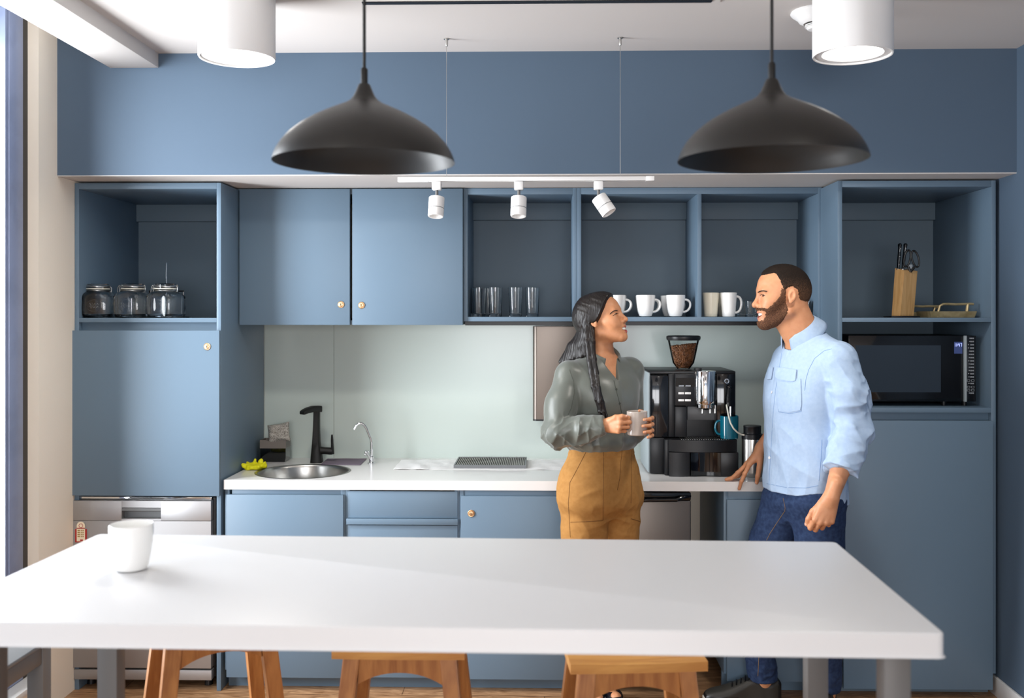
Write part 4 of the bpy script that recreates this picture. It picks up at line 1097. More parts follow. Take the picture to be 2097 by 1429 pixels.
# drip tray with curved front
def curved(name, x0, x1, y0, y1, Yf, bulge, Yb, m, zb_=None, par=t):
    a, c = px(x0, Yf), px(x1, Yf); n_ = 16
    poly = [(a + (c - a) * i / n_, Yf + bulge * ((2 * i / n_ - 1) ** 2)) for i in range(n_ + 1)] + [(c, Yb), (a, Yb)]
    z1 = pz(y0, Yf, x0); z0 = zb_ if zb_ is not None else pz(y1, Yf, x0)
    b = MB().prism(poly, z0, z1, 'Z')
    es = [e for e in b.bm.edges if len(e.link_faces) == 2 and e.calc_face_angle(0) > 0.9]
    bmesh.ops.bevel(b.bm, geom=es, offset=0.002, segments=2, affect='EDGES')
    return b.build(name, m, par)
YD = 4.335
dt = curved('drip_tray', 1371.5, 1512, 902, 926, YD - .012, .03, YM + .069, M['black'])
ZDT = pz(902, YD - .012, 1440)
b = MB()
for k in range(22):
    xx = px(1396 + k * 4.6, YD); b.box(xx, xx + .0035, YD + .02, YM + .045, ZDT + .0002, ZDT + .0016)
b.build('drip_grid', M['steel'], dt)
curved('base', 1371, 1413.5, 926.5, 976, YD, .006, YM + .069, M['black'], ZW_)
curved('grounds_drawer', 1414.2, 1475, 926.5, 973, YD + .008, -.012, YM + .06, M['black_gloss'], ZW_ + .004)
bx('base', 1475.5, 1512.5, 926.5, 977, YD + .004, YM + .069, M['black'], 0.003, ZW_)
bx('base', 1361.5, 1370.5, 900, 972, YD + .03, YM + .069, M['black'], 0.003, ZW_)
# hopper
YH = 4.50
xh = px(1399.5, YH)
def hz(y): return pz(y, YH, 1400)
R1, R0 = 31.5 / F * YH, 12.5 / F * YH
hp = MB().lathe([(R0, hz(755)), (R0 * 1.12, hz(753)), (R1 * .68, hz(743)), (R1 * .76, hz(733)), (R1, hz(697)), (R1 - .0016, hz(697)), (R1 * .76 - .0016, hz(733)), (R1 * .68 - .0016, hz(743)), (R0 * 1.12 - .0016, hz(752.5)), (R0 - .002, hz(755))], (xh, YH, 0), 40, closed=True).build('bean_hopper', window_glass('clear_hopper_plastic', (0.95, 0.96, 0.96), 0.10), t)
MB().lathe([(0, hz(696.5)), (R1 * 1.06, hz(696.5)), (R1 * 1.1, hz(693)), (R1 * 1.1, hz(689)), (R1 * 1.0, hz(687)), (0, hz(686.5))], (xh, YH, 0), 40).build('hopper_lid', M['black'], t)
MB().lathe([(0, hz(760)), (R0 * 1.5, hz(760)), (R0 * 1.35, hz(756)), (0, hz(755.5))], (xh, YH, 0), 32).build('hopper_collar', M['black'], t)
bx('lid_catch', 1424, 1437, 753.5, 759.3, YM + .06, YM + .10, M['black'], .001)
b = MB(); pr = random.Random(7)
def hr(z):
    zs = [(hz(755), R0), (hz(753), R0 * 1.12), (hz(743), R1 * .68), (hz(733), R1 * .76), (hz(697), R1)]
    for (a, ra), (c, rc) in zip(zs, zs[1:]):
        if a <= z <= c: return ra + (rc - ra) * (z - a) / (c - a)
    return R1
ztop = hz(706)
def bean(p):
    n_ = Vector((pr.gauss(0, 1), pr.gauss(0, 1), pr.gauss(0, 1))).normalized()
    T = n_.to_track_quat('Z', 'Y').to_matrix().to_4x4()
    b.ball(p, (0.0034, 0.0027, 0.0045), T, 7, 5)
for k in range(1500):
    z = hz(753) + (ztop - hz(753)) * pr.random() ** 0.75; a = 2 * math.pi * pr.random()
    z += 0.007 * math.cos(a) * (z > ztop - .02); r = hr(min(z, hz(698))) - 0.0062
    bean((xh + r * math.cos(a), YH + r * math.sin(a), z))
for k in range(320):
    a = 2 * math.pi * pr.random(); r = (hr(ztop) - .007) * math.sqrt(pr.random())
    bean((xh + r * math.cos(a), YH + r * math.sin(a), ztop - .004 + 0.007 * math.cos(a) * r / .06 + .003 * pr.random()))
b.lathe([(0, hz(753.5)), (R0 - .006, hz(753)), (hr(hz(743)) - .0075, hz(743)), (hr(hz(733)) - .0075, hz(733)), (hr(ztop - .012) - .0085, ztop - .012), (0, ztop - .008)], (xh, YH, 0), 24)
o = solo('coffee_beans', b, M['bean'], 'roasted coffee beans filling the hopper of the coffee machine', 'coffee beans', ang=80)
o['kind'] = 'stuff'
# teal mug under the pipe
Y = YD + .045; k = Y / F
t = thing('mug', 'teal mug under the steam pipe of the coffee machine', 'mug', (px(1493.5, Y), Y, ZDT + .002))
mug_parts(t, [(17.2 * k, .001), (18 * k, .003), (18.4 * k, 22 * k), (18.7 * k, 46 * k)], .0035, M['teal'], 8 * k, 36 * k, .024, math.pi - .25, .0052, loc=t.location)
# milk flask
Y = 4.36; k = Y / F
zz = ZW_
t = thing('milk_flask', 'steel flask with a black lid beside the coffee machine', 'flask', (px(1540.5, Y), Y, zz))
MB().lathe([(0, 0), (19 * k, 0), (20.5 * k, .003), (20.8 * k, .02), (20.8 * k, 80 * k), (20 * k, 84 * k), (17.5 * k, 86 * k), (0, 86 * k)], t.location, 40).build('body', M['steel'], t, ang=50)
MB().lathe([(20.9 * k, 76 * k), (21.3 * k, 76.5 * k), (21.3 * k, 86 * k), (19 * k, 87 * k), (17.5 * k, 87 * k), (17.6 * k, 100 * k), (18 * k, 101 * k), (17.5 * k, 103 * k), (0, 104 * k)], t.location, 40).build('lid', M['black'], t)

# ------------------------------------------------------------------ implicit surfaces
def V3(*a): return np.array(a[0] if len(a) == 1 else a, float)
def nrm(a): a = V3(a); return a / np.linalg.norm(a)
def sph(P, c, r): return np.sqrt(((P - c) ** 2).sum(1)) - r
def ell(P, c, r, R=None):
    q = P - V3(c)
    if R is not None: q = q @ R
    r = V3(r); k0 = np.sqrt(((q / r) ** 2).sum(1)); k1 = np.sqrt(((q / r ** 2) ** 2).sum(1)) + 1e-9
    return k0 * (k0 - 1) / k1
def cap(P, a, b, ra, rb):
    a, b = V3(a), V3(b); d = b - a
    h = np.clip(((P - a) @ d) / (d @ d), 0, 1)
    return np.sqrt(((P - a - h[:, None] * d) ** 2).sum(1)) - (ra + (rb - ra) * h)
def smin(a, b, k):
    h = np.clip(.5 + .5 * (b - a) / k, 0, 1)
    return b + (a - b) * h - k * h * (1 - h)
def smax(a, b, k): return -smin(-a, -b, k)
def chain(P, pts, rs, k=.01):
    d = None
    for i in range(len(pts) - 1):
        c = cap(P, pts[i], pts[i + 1], rs[i], rs[i + 1])
        d = c if d is None else smin(d, c, k)
    return d
def ramp(x, a, b): t = np.clip((x - a) / (b - a), 0, 1); return t * t * (3 - 2 * t)
def near(P, c, R, fn):
    d0 = np.sqrt(((P - V3(c)) ** 2).sum(1)) - R
    out = np.maximum(d0, .04) + .0
    m = d0 < .045
    if m.any(): out[m] = fn(P[m])
    return out
def hsh(i, j, k): n = (i * 374761393 + j * 668265263 + k * 1274126177) & 0x7fffffff; n = ((n ^ (n >> 13)) * 1274126177) & 0x7fffffff; return ((n ^ (n >> 16)) & 0xffff) / 65535.0
def noise(P, s=1.0):
    q = P * s; i = np.floor(q).astype(np.int64); f = q - i; f = f * f * (3 - 2 * f); out = 0
    for dx in (0, 1):
        for dy in (0, 1):
            for dz in (0, 1):
                wgt = (f[:, 0] if dx else 1 - f[:, 0]) * (f[:, 1] if dy else 1 - f[:, 1]) * (f[:, 2] if dz else 1 - f[:, 2])
                out = out + wgt * hsh(i[:, 0] + dx, i[:, 1] + dy, i[:, 2] + dz)
    return out * 2 - 1
def ridge(P, s): return 1 - 2 * np.abs(noise(P, s))
def poly_sd(x, y, pts):           # signed distance to a polygon, negative inside
    pts = np.array(pts, float); d = np.full(len(x), 1e9); ins = np.zeros(len(x), bool)
    for i in range(len(pts)):
        a, b = pts[i], pts[i - 1]; e = b - a; wx, wy = x - a[0], y - a[1]
        h = np.clip((wx * e[0] + wy * e[1]) / (e @ e), 0, 1)
        d = np.minimum(d, (wx - h * e[0]) ** 2 + (wy - h * e[1]) ** 2)
        c = ((a[1] > y) != (b[1] > y)) & (x < (b[0] - a[0]) * (y - a[1]) / (b[1] - a[1] + 1e-12) + a[0]); ins ^= c
    d = np.sqrt(d); return np.where(ins, -d, d)
def frame(x, z):                  # columns: x axis, y axis, z axis
    x = nrm(x); z = V3(z); z = nrm(z - x * (z @ x)); y = np.cross(z, x); return np.stack([x, y, z], 1)
def sdf_mesh(name, f, lo, hi, h, m, parent, nb=10, matfn=None):
    lo, hi = V3(lo), V3(hi); n3 = np.ceil((hi - lo) / (h * nb)).astype(int)
    B = np.stack(np.meshgrid(*[np.arange(k) for k in n3], indexing='ij'), -1).reshape(-1, 3)
    d = f(lo + (B + .5) * (h * nb)); B = B[np.abs(d) < h * nb * .866 * 1.25 + .004]
    g = np.arange(nb + 1); off = np.stack(np.meshgrid(g, g, g, indexing='ij'), -1).reshape(-1, 3)
    N = n3 * nb + 2; keys, pos, quads = [], [], []
    key = lambda I: (I[..., 0].astype(np.int64) * N[1] + I[..., 1]) * N[2] + I[..., 2]
    for s in range(0, len(B), 200):
        b = B[s:s + 200]; I0 = b * nb
        D = f((lo + (I0[:, None, :] + off[None]) * h).reshape(-1, 3)).reshape(len(b), nb + 1, nb + 1, nb + 1)
        S = D < 0; cnt = 0; acc = np.zeros((len(b), nb, nb, nb, 3)); num = np.zeros((len(b), nb, nb, nb))
        sl = lambda A, o: A[:, o[0]:o[0] + nb, o[1]:o[1] + nb, o[2]:o[2] + nb]
        cor = [(i, j, k) for i in (0, 1) for j in (0, 1) for k in (0, 1)]
        for o in cor: cnt = cnt + sl(S, o)
        act = (cnt > 0) & (cnt < 8)
        if not act.any(): continue
        for ax in range(3):
            for o in cor:
                if o[ax]: continue
                o2 = list(o); o2[ax] = 1
                a_, b_ = sl(D, o), sl(D, o2); cr = (a_ < 0) != (b_ < 0)
                t_ = np.where(cr, a_ / np.where(cr, a_ - b_, 1), 0)
                for q in range(3): acc[..., q] += np.where(cr, o[q] + (t_ if q == ax else 0), 0)
                num += cr
        bi, i, j, k = np.nonzero(act); I = I0[bi] + np.stack([i, j, k], 1)
        keys.append(key(I)); pos.append(lo + (I + acc[act] / num[act][:, None]) * h)
        for ax in range(3):
            o2 = [0, 0, 0]; o2[ax] = 1
            a_, b_ = sl(S, (0, 0, 0)), sl(S, o2); cr = a_ != b_
            bi, i, j, k = np.nonzero(cr); I = I0[bi] + np.stack([i, j, k], 1); fl = a_[cr]
            u, v = [(1, 2), (2, 0), (0, 1)][ax]; E = np.eye(3, dtype=int)
            q4 = np.stack([key(I - E[u] - E[v]), key(I - E[v]), key(I), key(I - E[u])], 1)
            q4[~fl] = q4[~fl][:, ::-1]; quads.append(q4)
    keys = np.concatenate(keys); pos = np.concatenate(pos); quads = np.concatenate(quads)
    od = np.argsort(keys); keys, pos = keys[od], pos[od]
    ix = np.clip(np.searchsorted(keys, quads), 0, len(keys) - 1); quads = ix[(keys[ix] == quads).all(1)]
    for _ in range(2):
        d0 = f(pos); e = h * .3; G = np.stack([f(pos + np.eye(3)[q] * e) - d0 for q in range(3)], 1) / e
        pos = pos - G * (np.clip(d0, -h, h) / np.maximum((G * G).sum(1), .15))[:, None] * .8
    ofs = Vector((0, 0, 0)); q = parent
    while q is not None: ofs += q.location; q = q.parent
    me = bpy.data.meshes.new(name); nv, nf = len(pos), len(quads)
    me.vertices.add(nv); me.vertices.foreach_set('co', (pos - V3(ofs)).astype(np.float32).ravel())
    me.loops.add(nf * 4); me.polygons.add(nf)
    me.loops.foreach_set('vertex_index', quads.astype(np.int32).ravel()); me.polygons.foreach_set('loop_start', np.arange(0, nf * 4, 4, dtype=np.int32))
    me.polygons.foreach_set('use_smooth', np.ones(nf, bool))
    for x in (m if isinstance(m, list) else [m]): me.materials.append(x)
    if matfn: me.polygons.foreach_set('material_index', matfn(pos[quads].mean(1)).astype(np.int32))
    me.update(calc_edges=True); me.validate()
    o = bpy.data.objects.new(name, me); C.objects.link(o); o.parent = parent
    return o
# yellow rubber glove, crumpled at the edge of the sink
gz = ZW_
g0 = Pz(520, 962, gz)
def glove(P):
    q = P - V3(g0)
    d = ell(q, (.004, .03, .012), (.050, .036, .017))
    for a, b_, r in (((-.03, .01, .014), (-.048, -.004, .020), .014), ((-.03, .03, .016), (-.040, .03, .030), .012), ((-.008, .03, .02), (-.004, .034, .040), .013), ((.012, .03, .02), (.022, .034, .032), .012), ((.02, .02, .014), (.050, .004, .018), .014), ((.02, .01, .012), (.046, .026, .024), .013), ((-.02, -.006, .010), (.02, -.010, .012), .013)):
        d = smin(d, cap(q, a, b_, r, r * .85), .014)
    d = d + .006 * ridge(P, 34) + .003 * noise(P, 80)
    return np.maximum(d, -q[:, 2] + .0005)
def sdf_solo(name, f, lo, hi, h, m, label, cat):
    lo, hi = V3(lo), V3(hi); org = Vector(((lo[0] + hi[0]) / 2, (lo[1] + hi[1]) / 2, lo[2]))
    o = sdf_mesh(name, f, lo, hi, h, m, None); o.data.transform(Matrix.Translation(-org)); o.location = org
    return tag(o, label, cat)
sdf_solo('rubber_glove', glove, V3(g0) + (-.09, -.06, -.003), V3(g0) + (.1, .1, .09), .0025, M['yellow'], 'crumpled yellow rubber glove at the corner of the sink', 'glove')
# ------------------------------------------------------------------ people: shared shapes
def crease(P, s): return (1 - np.abs(noise(P, s))) ** 4
def stretch(P, v, k): v = nrm(v); return P + (P @ v)[:, None] * (k - 1) * v
def table(zs, vs):                 # smooth interpolation through the stations
    zs, vs = np.array(zs, float), np.array(vs, float)
    m = np.gradient(vs, zs); Z = np.linspace(zs[0], zs[-1], 240)
    i = np.clip(np.searchsorted(zs, Z) - 1, 0, len(zs) - 2); h = zs[i + 1] - zs[i]; t = (Z - zs[i]) / h
    return Z, (2 * t**3 - 3 * t**2 + 1) * vs[i] + (t**3 - 2 * t**2 + t) * h * m[i] + (-2 * t**3 + 3 * t**2) * vs[i + 1] + (t**3 - t**2) * h * m[i + 1]
class Loft:                        # a trunk of elliptical sections (z, half width, half depth, shift sideways, shift forward)
    def __init__(s, o, front, st):
        f = nrm(front); s.R = np.stack([np.cross(f, (0, 0, 1.)), f, (0, 0, 1.)], 1); s.o = V3(o)
        z = [a[0] for a in st]; s.z0, s.z1 = z[0], z[-1]
        s.T = [table(z, [a[k] for a in st]) for k in (1, 2, 3, 4)]
    def local(s, P): return (P - s.o) @ s.R
    def __call__(s, P, k=.02):
        q = s.local(P); z = np.clip(q[:, 2], s.z0, s.z1)
        w, d, cx, cy = [np.interp(z, *t) for t in s.T]
        x, y = q[:, 0] - cx, q[:, 1] - cy
        r = np.sqrt((x / w) ** 2 + (y / d) ** 2) + 1e-6; L = np.sqrt(x * x + y * y) + 1e-6
        return smax(smax(L * (1 - 1 / r), q[:, 2] - s.z1, k), s.z0 - q[:, 2], k * .5)
class Head:
    def __init__(s, o, fwd, up, sc, fem): s.o = V3(o); x = nrm(fwd); z = V3(up); z = nrm(z - x * (z @ x)); s.R = np.stack([x, np.cross(z, x), z], 1); s.s = sc; s.fem = fem
    def loc(s, P): return (P - s.o) @ s.R / s.s
    def w(s, *p): return s.o + s.R @ (V3(*p) * s.s)
    def skull(s, p):
        fem = s.fem
        d = ell(p, (.020, 0, .036), (.102, .073, .086))
        d = smin(d, ell(p, (-.022, 0, .018), (.060, .066, .066)), .03)
        d = smin(d, ell(p, (.064, 0, -.036), (.053, .052, .082)), .03)
        yj, rc = (.041, .0165) if fem else (.046, .0195)
        ay = np.abs(p[:, 1]); m = np.stack([p[:, 0], ay, p[:, 2]], 1)
        d = smin(d, cap(m, (.012, yj, -.058), (.090, .014, -.106), .020 if fem else .022, .015), .022)
        d = smin(d, sph(p, V3(.101 if not fem else .098, 0, -.106), rc), .022)
        d = smin(d, ell(m, (.078, .041, -.020), (.028, .022, .021)), .026)
        d = smin(d, ell(m, (.089, .034, -.043), (.022, .018, .017)), .024)
        d = smin(d, cap(m, (.109, .0, .022), (.104, .036, .024), .0135 if not fem else .0115, .011), .016)
        d = smin(d, ell(p, (.092, 0, -.068), (.028, .031, .033)), .02)
        return d, m
    def face(s, P):
        p = s.loc(P); d, m = s.skull(p)
        ez = .0035
        d = smax(d, -ell(m, (.128, .030, ez + .001), (.020, .017, .0105)), .012)
        lid = sph(m, V3(.0985, .0305, ez), .0142)
        d = smin(d, lid, .006)
        d = smax(d, -ell(m, (.1135, .0325, ez - .001), (.0105, .0118, .0026 if not s.fem else .0031)), .0012)
        d = smin(d, cap(p, (.1125, 0, .012), (.133, 0, -.029), .0072, .0092), .012)
        d = smin(d, sph(p, V3(.1345, 0, -.0335), .0105 if not s.fem else .0098), .007)
        d = smin(d, sph(m, V3(.1215, .0125, -.0375), .0085), .007)
        d = smax(d, -sph(m, V3(.1275, .0062, -.0455), .0040), .003)
        q = p.copy(); q[:, 2] -= 9 * p[:, 1] ** 2
        mm = np.stack([q[:, 0], np.abs(q[:, 1]), q[:, 2]], 1)
        d = smin(d, smin(cap(mm, (.1215, 0, -.0630), (.1165, .012, -.0625), .0050, .0048), cap(mm, (.1165, .012, -.0625), (.101, .0265, -.0665), .0048, .003), .004), .005)
        d = smin(d, smin(cap(mm, (.1185, 0, -.0862), (.1140, .013, -.0845), .0058, .0053), cap(mm, (.1140, .013, -.0845), (.101, .0275, -.0685), .0053, .003), .004), .005)
        d = smax(d, -ell(q, (.116, 0, -.0742), (.022, .0258, .0092)), .002)
        e = np.stack([p[:, 0] - .010, m[:, 1] - .0725, p[:, 2] + .001], 1) / .82
        Re = frame((.97, -.22, .20), (-.22, .0, .97))
        ear = ell(e, (-.004, .006, .0), (.0185, .0085, .031), Re)
        ear = smin(ear, sph(e, V3(.003, .002, -.027), .0095), .006)
        ear = smax(ear, -ell(e, (-.001, .0145, .003), (.0105, .0075, .0195), Re), .003)
        ear = smin(ear, cap(e, (.009, .003, -.012), (.009, .003, .0), .005, .005), .004)
        d = smin(d, ear * .82, .006)
        return d * s.s
    def bare(s, P): d, _ = s.skull(s.loc(P)); return d * s.s
FB = [(.092, .027, .003), (.096, .008, .005), (.090, -.011, .003), (.080, -.028, -.001)]
FL = [(.043, .026, .021), (.047, .030, .022), (.043, .028, .021), (.034, .021, .019)]
FR = [(.0095, .0088, .0080, .0068), (.0096, .0089, .0081, .0069), (.0092, .0085, .0077, .0066), (.0083, .0075, .0068, .0060)]
class Hand:
    """A hand: wrist o, axes along the fingers, to the thumb side, to the back; finger joints in hand coordinates."""
    def __init__(s, o, x, y, sc, bends, spread=(6, 1, -4, -10), thumb=None, chains=None, left=False):
        s.o = V3(o); x = nrm(x); y = V3(y); y = nrm(y - x * (y @ x)); z = np.cross(y, x) if left else np.cross(x, y)
        s.R = np.stack([x, y, z], 1); s.s = sc; s.F = []
        for i in range(4):
            if chains and chains[i] is not None: s.F.append([s.inv(c) for c in chains[i]]); continue
            p = V3(FB[i]); pts = [p]; a = 0; sp = math.radians(spread[i])
            for L, b in zip(FL[i], bends[i]):
                a += math.radians(b); p = p + L * V3(math.cos(a) * math.cos(sp), math.cos(a) * math.sin(sp), -math.sin(a)); pts.append(p)
            s.F.append(pts)
        s.T = [s.inv(c) for c in thumb] if thumb is not None else [V3(.025, .026, -.006), V3(.056, .046, -.014), V3(.084, .052, -.017), V3(.106, .051, -.018)]
        allp = np.array([q for f in s.F for q in f] + s.T + [V3(-.03, 0, 0)])
        s.c = s.o + s.R @ (allp.mean(0) * sc); s.rad = (np.sqrt(((allp - allp.mean(0)) ** 2).sum(1)).max() + .03) * sc
    def inv(s, c): return s.R.T @ (V3(c) - s.o) / s.s
    def __call__(s, P): return near(P, s.c, s.rad, s.core)
    def core(s, P):
        p = (P - s.o) @ s.R / s.s; d = None
        for i in range(4):
            b = s.F[i][0]
            c = cap(p, (.008, FB[i][1] * .55, 0), b, .0135, .0115)
            d = c if d is None else smin(d, c, .012)
        d = smin(d, ell(p, (.040, .018, -.010), (.036, .017, .014)), .012)
        d = smin(d, ell(p, (.048, -.02, -.008), (.036, .013, .013)), .01)
        d = smin(d, cap(p, (-.05, 0, 0), (.014, 0, 0), .0245, .022), .014)
        for i in range(4):
            f = s.F[i]; g = chain(p, f, FR[i], .003)
            for k in (0, 1): g = smin(g, sph(p, f[k] + V3(0, 0, .0012), FR[i][k] * .98), .004)
            d = smin(d, g, .0045)
        d = smin(d, chain(p, s.T, (.0135, .0112, .0100, .0078), .004), .007)
        return d * s.s
    def nails(s):
        out = []
        for f, r in [(f, FR[i][3]) for i, f in enumerate(s.F)] + [(s.T, .0078)]:
            d = nrm(f[-1] - f[-2]); n = V3(0, 0, 1) - d * d[2]
            if f is s.T: n = V3(.2, .5, .6); n = n - d * (n @ d)
            else:
                pv = f[-2] - f[-3]; n2 = pv - d * (pv @ d)
                n = n2 if np.linalg.norm(n2) > .3 * np.linalg.norm(pv) else n
            n = nrm(n); out.append((s.o + s.R @ ((f[-1] + n * (r - .0016)) * s.s), s.R @ d, s.R @ n, r * s.s))
        return out
CAM = V3(0, 0, HC)
def trace(f, O, D, lo=0.0, n=110):
    t = np.full(len(O), lo)
    for _ in range(n): t = t + np.clip(f(O + D * t[:, None]), -.02, .25) * .75
    return O + D * t[:, None]
def onto(f, pix, lift=0.0, start=3.3):    # where the camera's view through these pixels of the photo meets a surface
    D = np.array([nrm((V3(*P3(x, y, 3.0)) - CAM)) for x, y in pix])
    H = trace(f, np.repeat(CAM[None], len(D), 0), D, start)
    bad = (H[:, 1] > 4.5) | (H[:, 1] < 3.4)
    if bad.any() and not bad.all():
        gd = np.nonzero(~bad)[0]; H[bad] = H[[gd[np.abs(gd - k).argmin()] for k in np.nonzero(bad)[0]]]
    if lift:
        e = .002; G = np.stack([f(H + np.eye(3)[q] * e) - f(H - np.eye(3)[q] * e) for q in range(3)], 1); G /= np.linalg.norm(G, axis=1)[:, None] + 1e-9
        H = H + G * lift
    return H
def dense(pix, n=8):
    out = []
    for a, b in zip(pix, pix[1:]):
        for k in range(n): out.append((a[0] + (b[0] - a[0]) * k / n, a[1] + (b[1] - a[1]) * k / n))
    return out + [pix[-1]]
def seam(f, pix, r, m, parent, name='seam', lift=0.0, n=8, flat=1.0, taper=False):
    H = onto(f, dense(pix, n), lift); H = H[np.r_[True, np.linalg.norm(np.diff(H, axis=0), axis=1) > 1e-5]]
    if taper:
        for _ in range(12): H[1:-1] = (H[:-2] + 2 * H[1:-1] + H[2:]) / 4
    if taper: r = [r * (.4 + .6 * math.sin(math.pi * min(1, .12 + .88 * k / len(H))) ** .6) for k in range(len(H))]
    return MB().tube([Vector(h) for h in H], r, 6, flat=flat).build(name, m, parent, ang=80)
def patch(f, corners, nu, nv, lift, thick, m, parent, name, shape=None):
    c = [V3(*q, 0)[:2] for q in corners]; pix = []
    for i in range(nv + 1):
        for j in range(nu + 1):
            u, v = j / nu, i / nv
            if shape: u, v = shape(u, v)
            p = (c[0] * (1 - u) + c[1] * u) * (1 - v) + (c[3] * (1 - u) + c[2] * u) * v; pix.append(tuple(p))
    A = onto(f, pix, lift); B_ = onto(f, pix, lift + thick); b = MB()
    ra = [[Vector(A[i * (nu + 1) + j]) for j in range(nu + 1)] for i in range(nv + 1)]; rb = [[Vector(B_[i * (nu + 1) + j]) for j in range(nu + 1)] for i in range(nv + 1)]
    b.grid(ra); b.grid(rb)
    edge = [(0, j) for j in range(nu + 1)] + [(i, nu) for i in range(1, nv + 1)] + [(nv, j) for j in range(nu - 1, -1, -1)] + [(i, 0) for i in range(nv - 1, 0, -1)]
    b.grid([[ra[i][j] for i, j in edge], [rb[i][j] for i, j in edge]], close_u=True)
    bmesh.ops.remove_doubles(b.bm, verts=b.bm.verts, dist=1e-6)
    return b.build(name, m, parent, ang=50)
def button(f, x, y, m, parent, r=.0052):
    A = onto(f, [(x, y)], .0005)[0]; B_ = onto(f, [(x, y)], .003)[0]
    z = Vector(B_ - A).normalized().to_track_quat('Z', 'Y').to_matrix().to_4x4()
    return MB().lathe([(0, 0), (r, 0), (r, .0016), (r * .8, .0022), (r * .6, .0014), (0, .0014)], A, 16, z).build('button', m, parent)
def collar(c, back, lean, r, h, fall, spread, a0, a1, m, parent, tip=.016):
    """A shirt collar: a stand round the neck and a leaf folded over it, in a plane leaning forward."""
    back = nrm(back); n = nrm(V3(0, 0, 1) - back * lean); bk = nrm(back - n * (back @ n)); sd = np.cross(n, bk); b = MB(); rows, N = [], 44
    for k in range(N + 1):
        a = a0 + (a1 - a0) * k / N; dr = bk * math.cos(a) + sd * math.sin(a); e = abs(2 * k / N - 1) ** 5
        prof = [(r - .001, -h), (r, h * .4), (r + .003, h * .62), (r + .007, h * .4), (r + .010 + spread * .3, -fall * .25), (r + .010 + spread * .7, -fall * .65), (r + .009 + spread, -fall - tip * e)]
        rows.append([Vector(V3(c) + dr * q + n * zz - bk * (.010 * e * i / 6)) for i, (q, zz) in enumerate(prof)])
    b.grid(rows)
    o = b.build('collar', m, parent, ang=60)
    s = o.modifiers.new('thickness', 'SOLIDIFY'); s.thickness = .0026; s.offset = 0
    return o
def eyes(H, par, iris, gy):
    for sy in (-1, 1):
        c = Vector(H.w(.0985, .0305 * sy, .0035)); r = .0129 * H.s
        g = nrm(H.R @ V3(1, gy, 0))
        o = MB().ball(c, r, None, 20, 16).build('eye', M['eye_white'], par)
        T = Vector(g).to_track_quat('Z', 'Y').to_matrix().to_4x4()
        MB().lathe([(0, r * 1.012), (r * .28, r * .985), (r * .56, r * .855), (r * .57, r * .80), (0, r * .8)], c, 20, T).build('iris', iris, o)
def add_nails(H, par):
    for p, d, n, r in H.nails():
        T = Matrix((Vector(d), Vector(np.cross(n, d)), Vector(n))).transposed().to_4x4()
        MB().ball(Vector(p - d * .002), (r * .85, r * .72, r * .28), T, 10, 6).build('fingernail', M['nail'], par)
def teeth(H, par):
    b = MB(); pr = []
    for k in range(-5, 6):
        a = k * .19
        c = H.w(.0915 + .0255 * math.cos(a), .0245 * math.sin(a), -.0700 + 9 * (.0245 * math.sin(a)) ** 2)
        x = H.R @ V3(-math.sin(a), math.cos(a), 0); y = H.R @ V3(math.cos(a), math.sin(a), 0); z = H.R[:, 2]
        T = Matrix((Vector(x), Vector(y), Vector(z))).transposed().to_4x4()
        b.ball(Vector(c), (.0029 * H.s, .0022 * H.s, .0066 * H.s), T, 10, 8)
    b.build('teeth', M['teeth'], par)

def skin_mat(name, c, c2): return mat(name, c, .46, spec=.45, sss=.12, var=(45, c2, .4, .7), bump=(420, .12, .001))
def hair_mat(name, c, rough, st): return mat(name, c, rough, spec=.5, bump=(160, .8, .003), stretch=st)
def fade_hair():
    m = mat('cropped_dark_hair', (34, 25, 19), .7, spec=.2, bump=(520, .9, .004)); nt = m.node_tree; b = nt.nodes['Principled BSDF']
    tc = nt.nodes.new('ShaderNodeTexCoord'); sx = nt.nodes.new('ShaderNodeSeparateXYZ'); n = nt.nodes.new('ShaderNodeTexNoise'); n.inputs['Scale'].default_value = 480; n.inputs['Detail'].default_value = 3
    mr = nt.nodes.new('ShaderNodeMapRange'); mr.inputs['From Min'].default_value = 1.665; mr.inputs['From Max'].default_value = 1.755; mr.inputs['To Min'].default_value = .62; mr.inputs['To Max'].default_value = .28
    ad = nt.nodes.new('ShaderNodeMath'); ad.operation = 'ADD'; su = nt.nodes.new('ShaderNodeMath'); su.operation = 'SUBTRACT'; su.inputs[1].default_value = .5
    r = nt.nodes.new('ShaderNodeValToRGB'); r.color_ramp.elements[0].position = .35; r.color_ramp.elements[1].position = .8
    r.color_ramp.elements[0].color = lin((30, 22, 17)); r.color_ramp.elements[1].color = lin((112, 80, 58))
    L = nt.links.new; L(tc.outputs['Object'], sx.inputs[0]); L(sx.outputs['Z'], mr.inputs['Value']); L(tc.outputs['Object'], n.inputs['Vector']); L(n.outputs['Fac'], su.inputs[0]); L(su.outputs[0], ad.inputs[0]); L(mr.outputs[0], ad.inputs[1]); L(ad.outputs[0], r.inputs[0]); L(r.outputs[0], b.inputs['Base Color'])
    return m
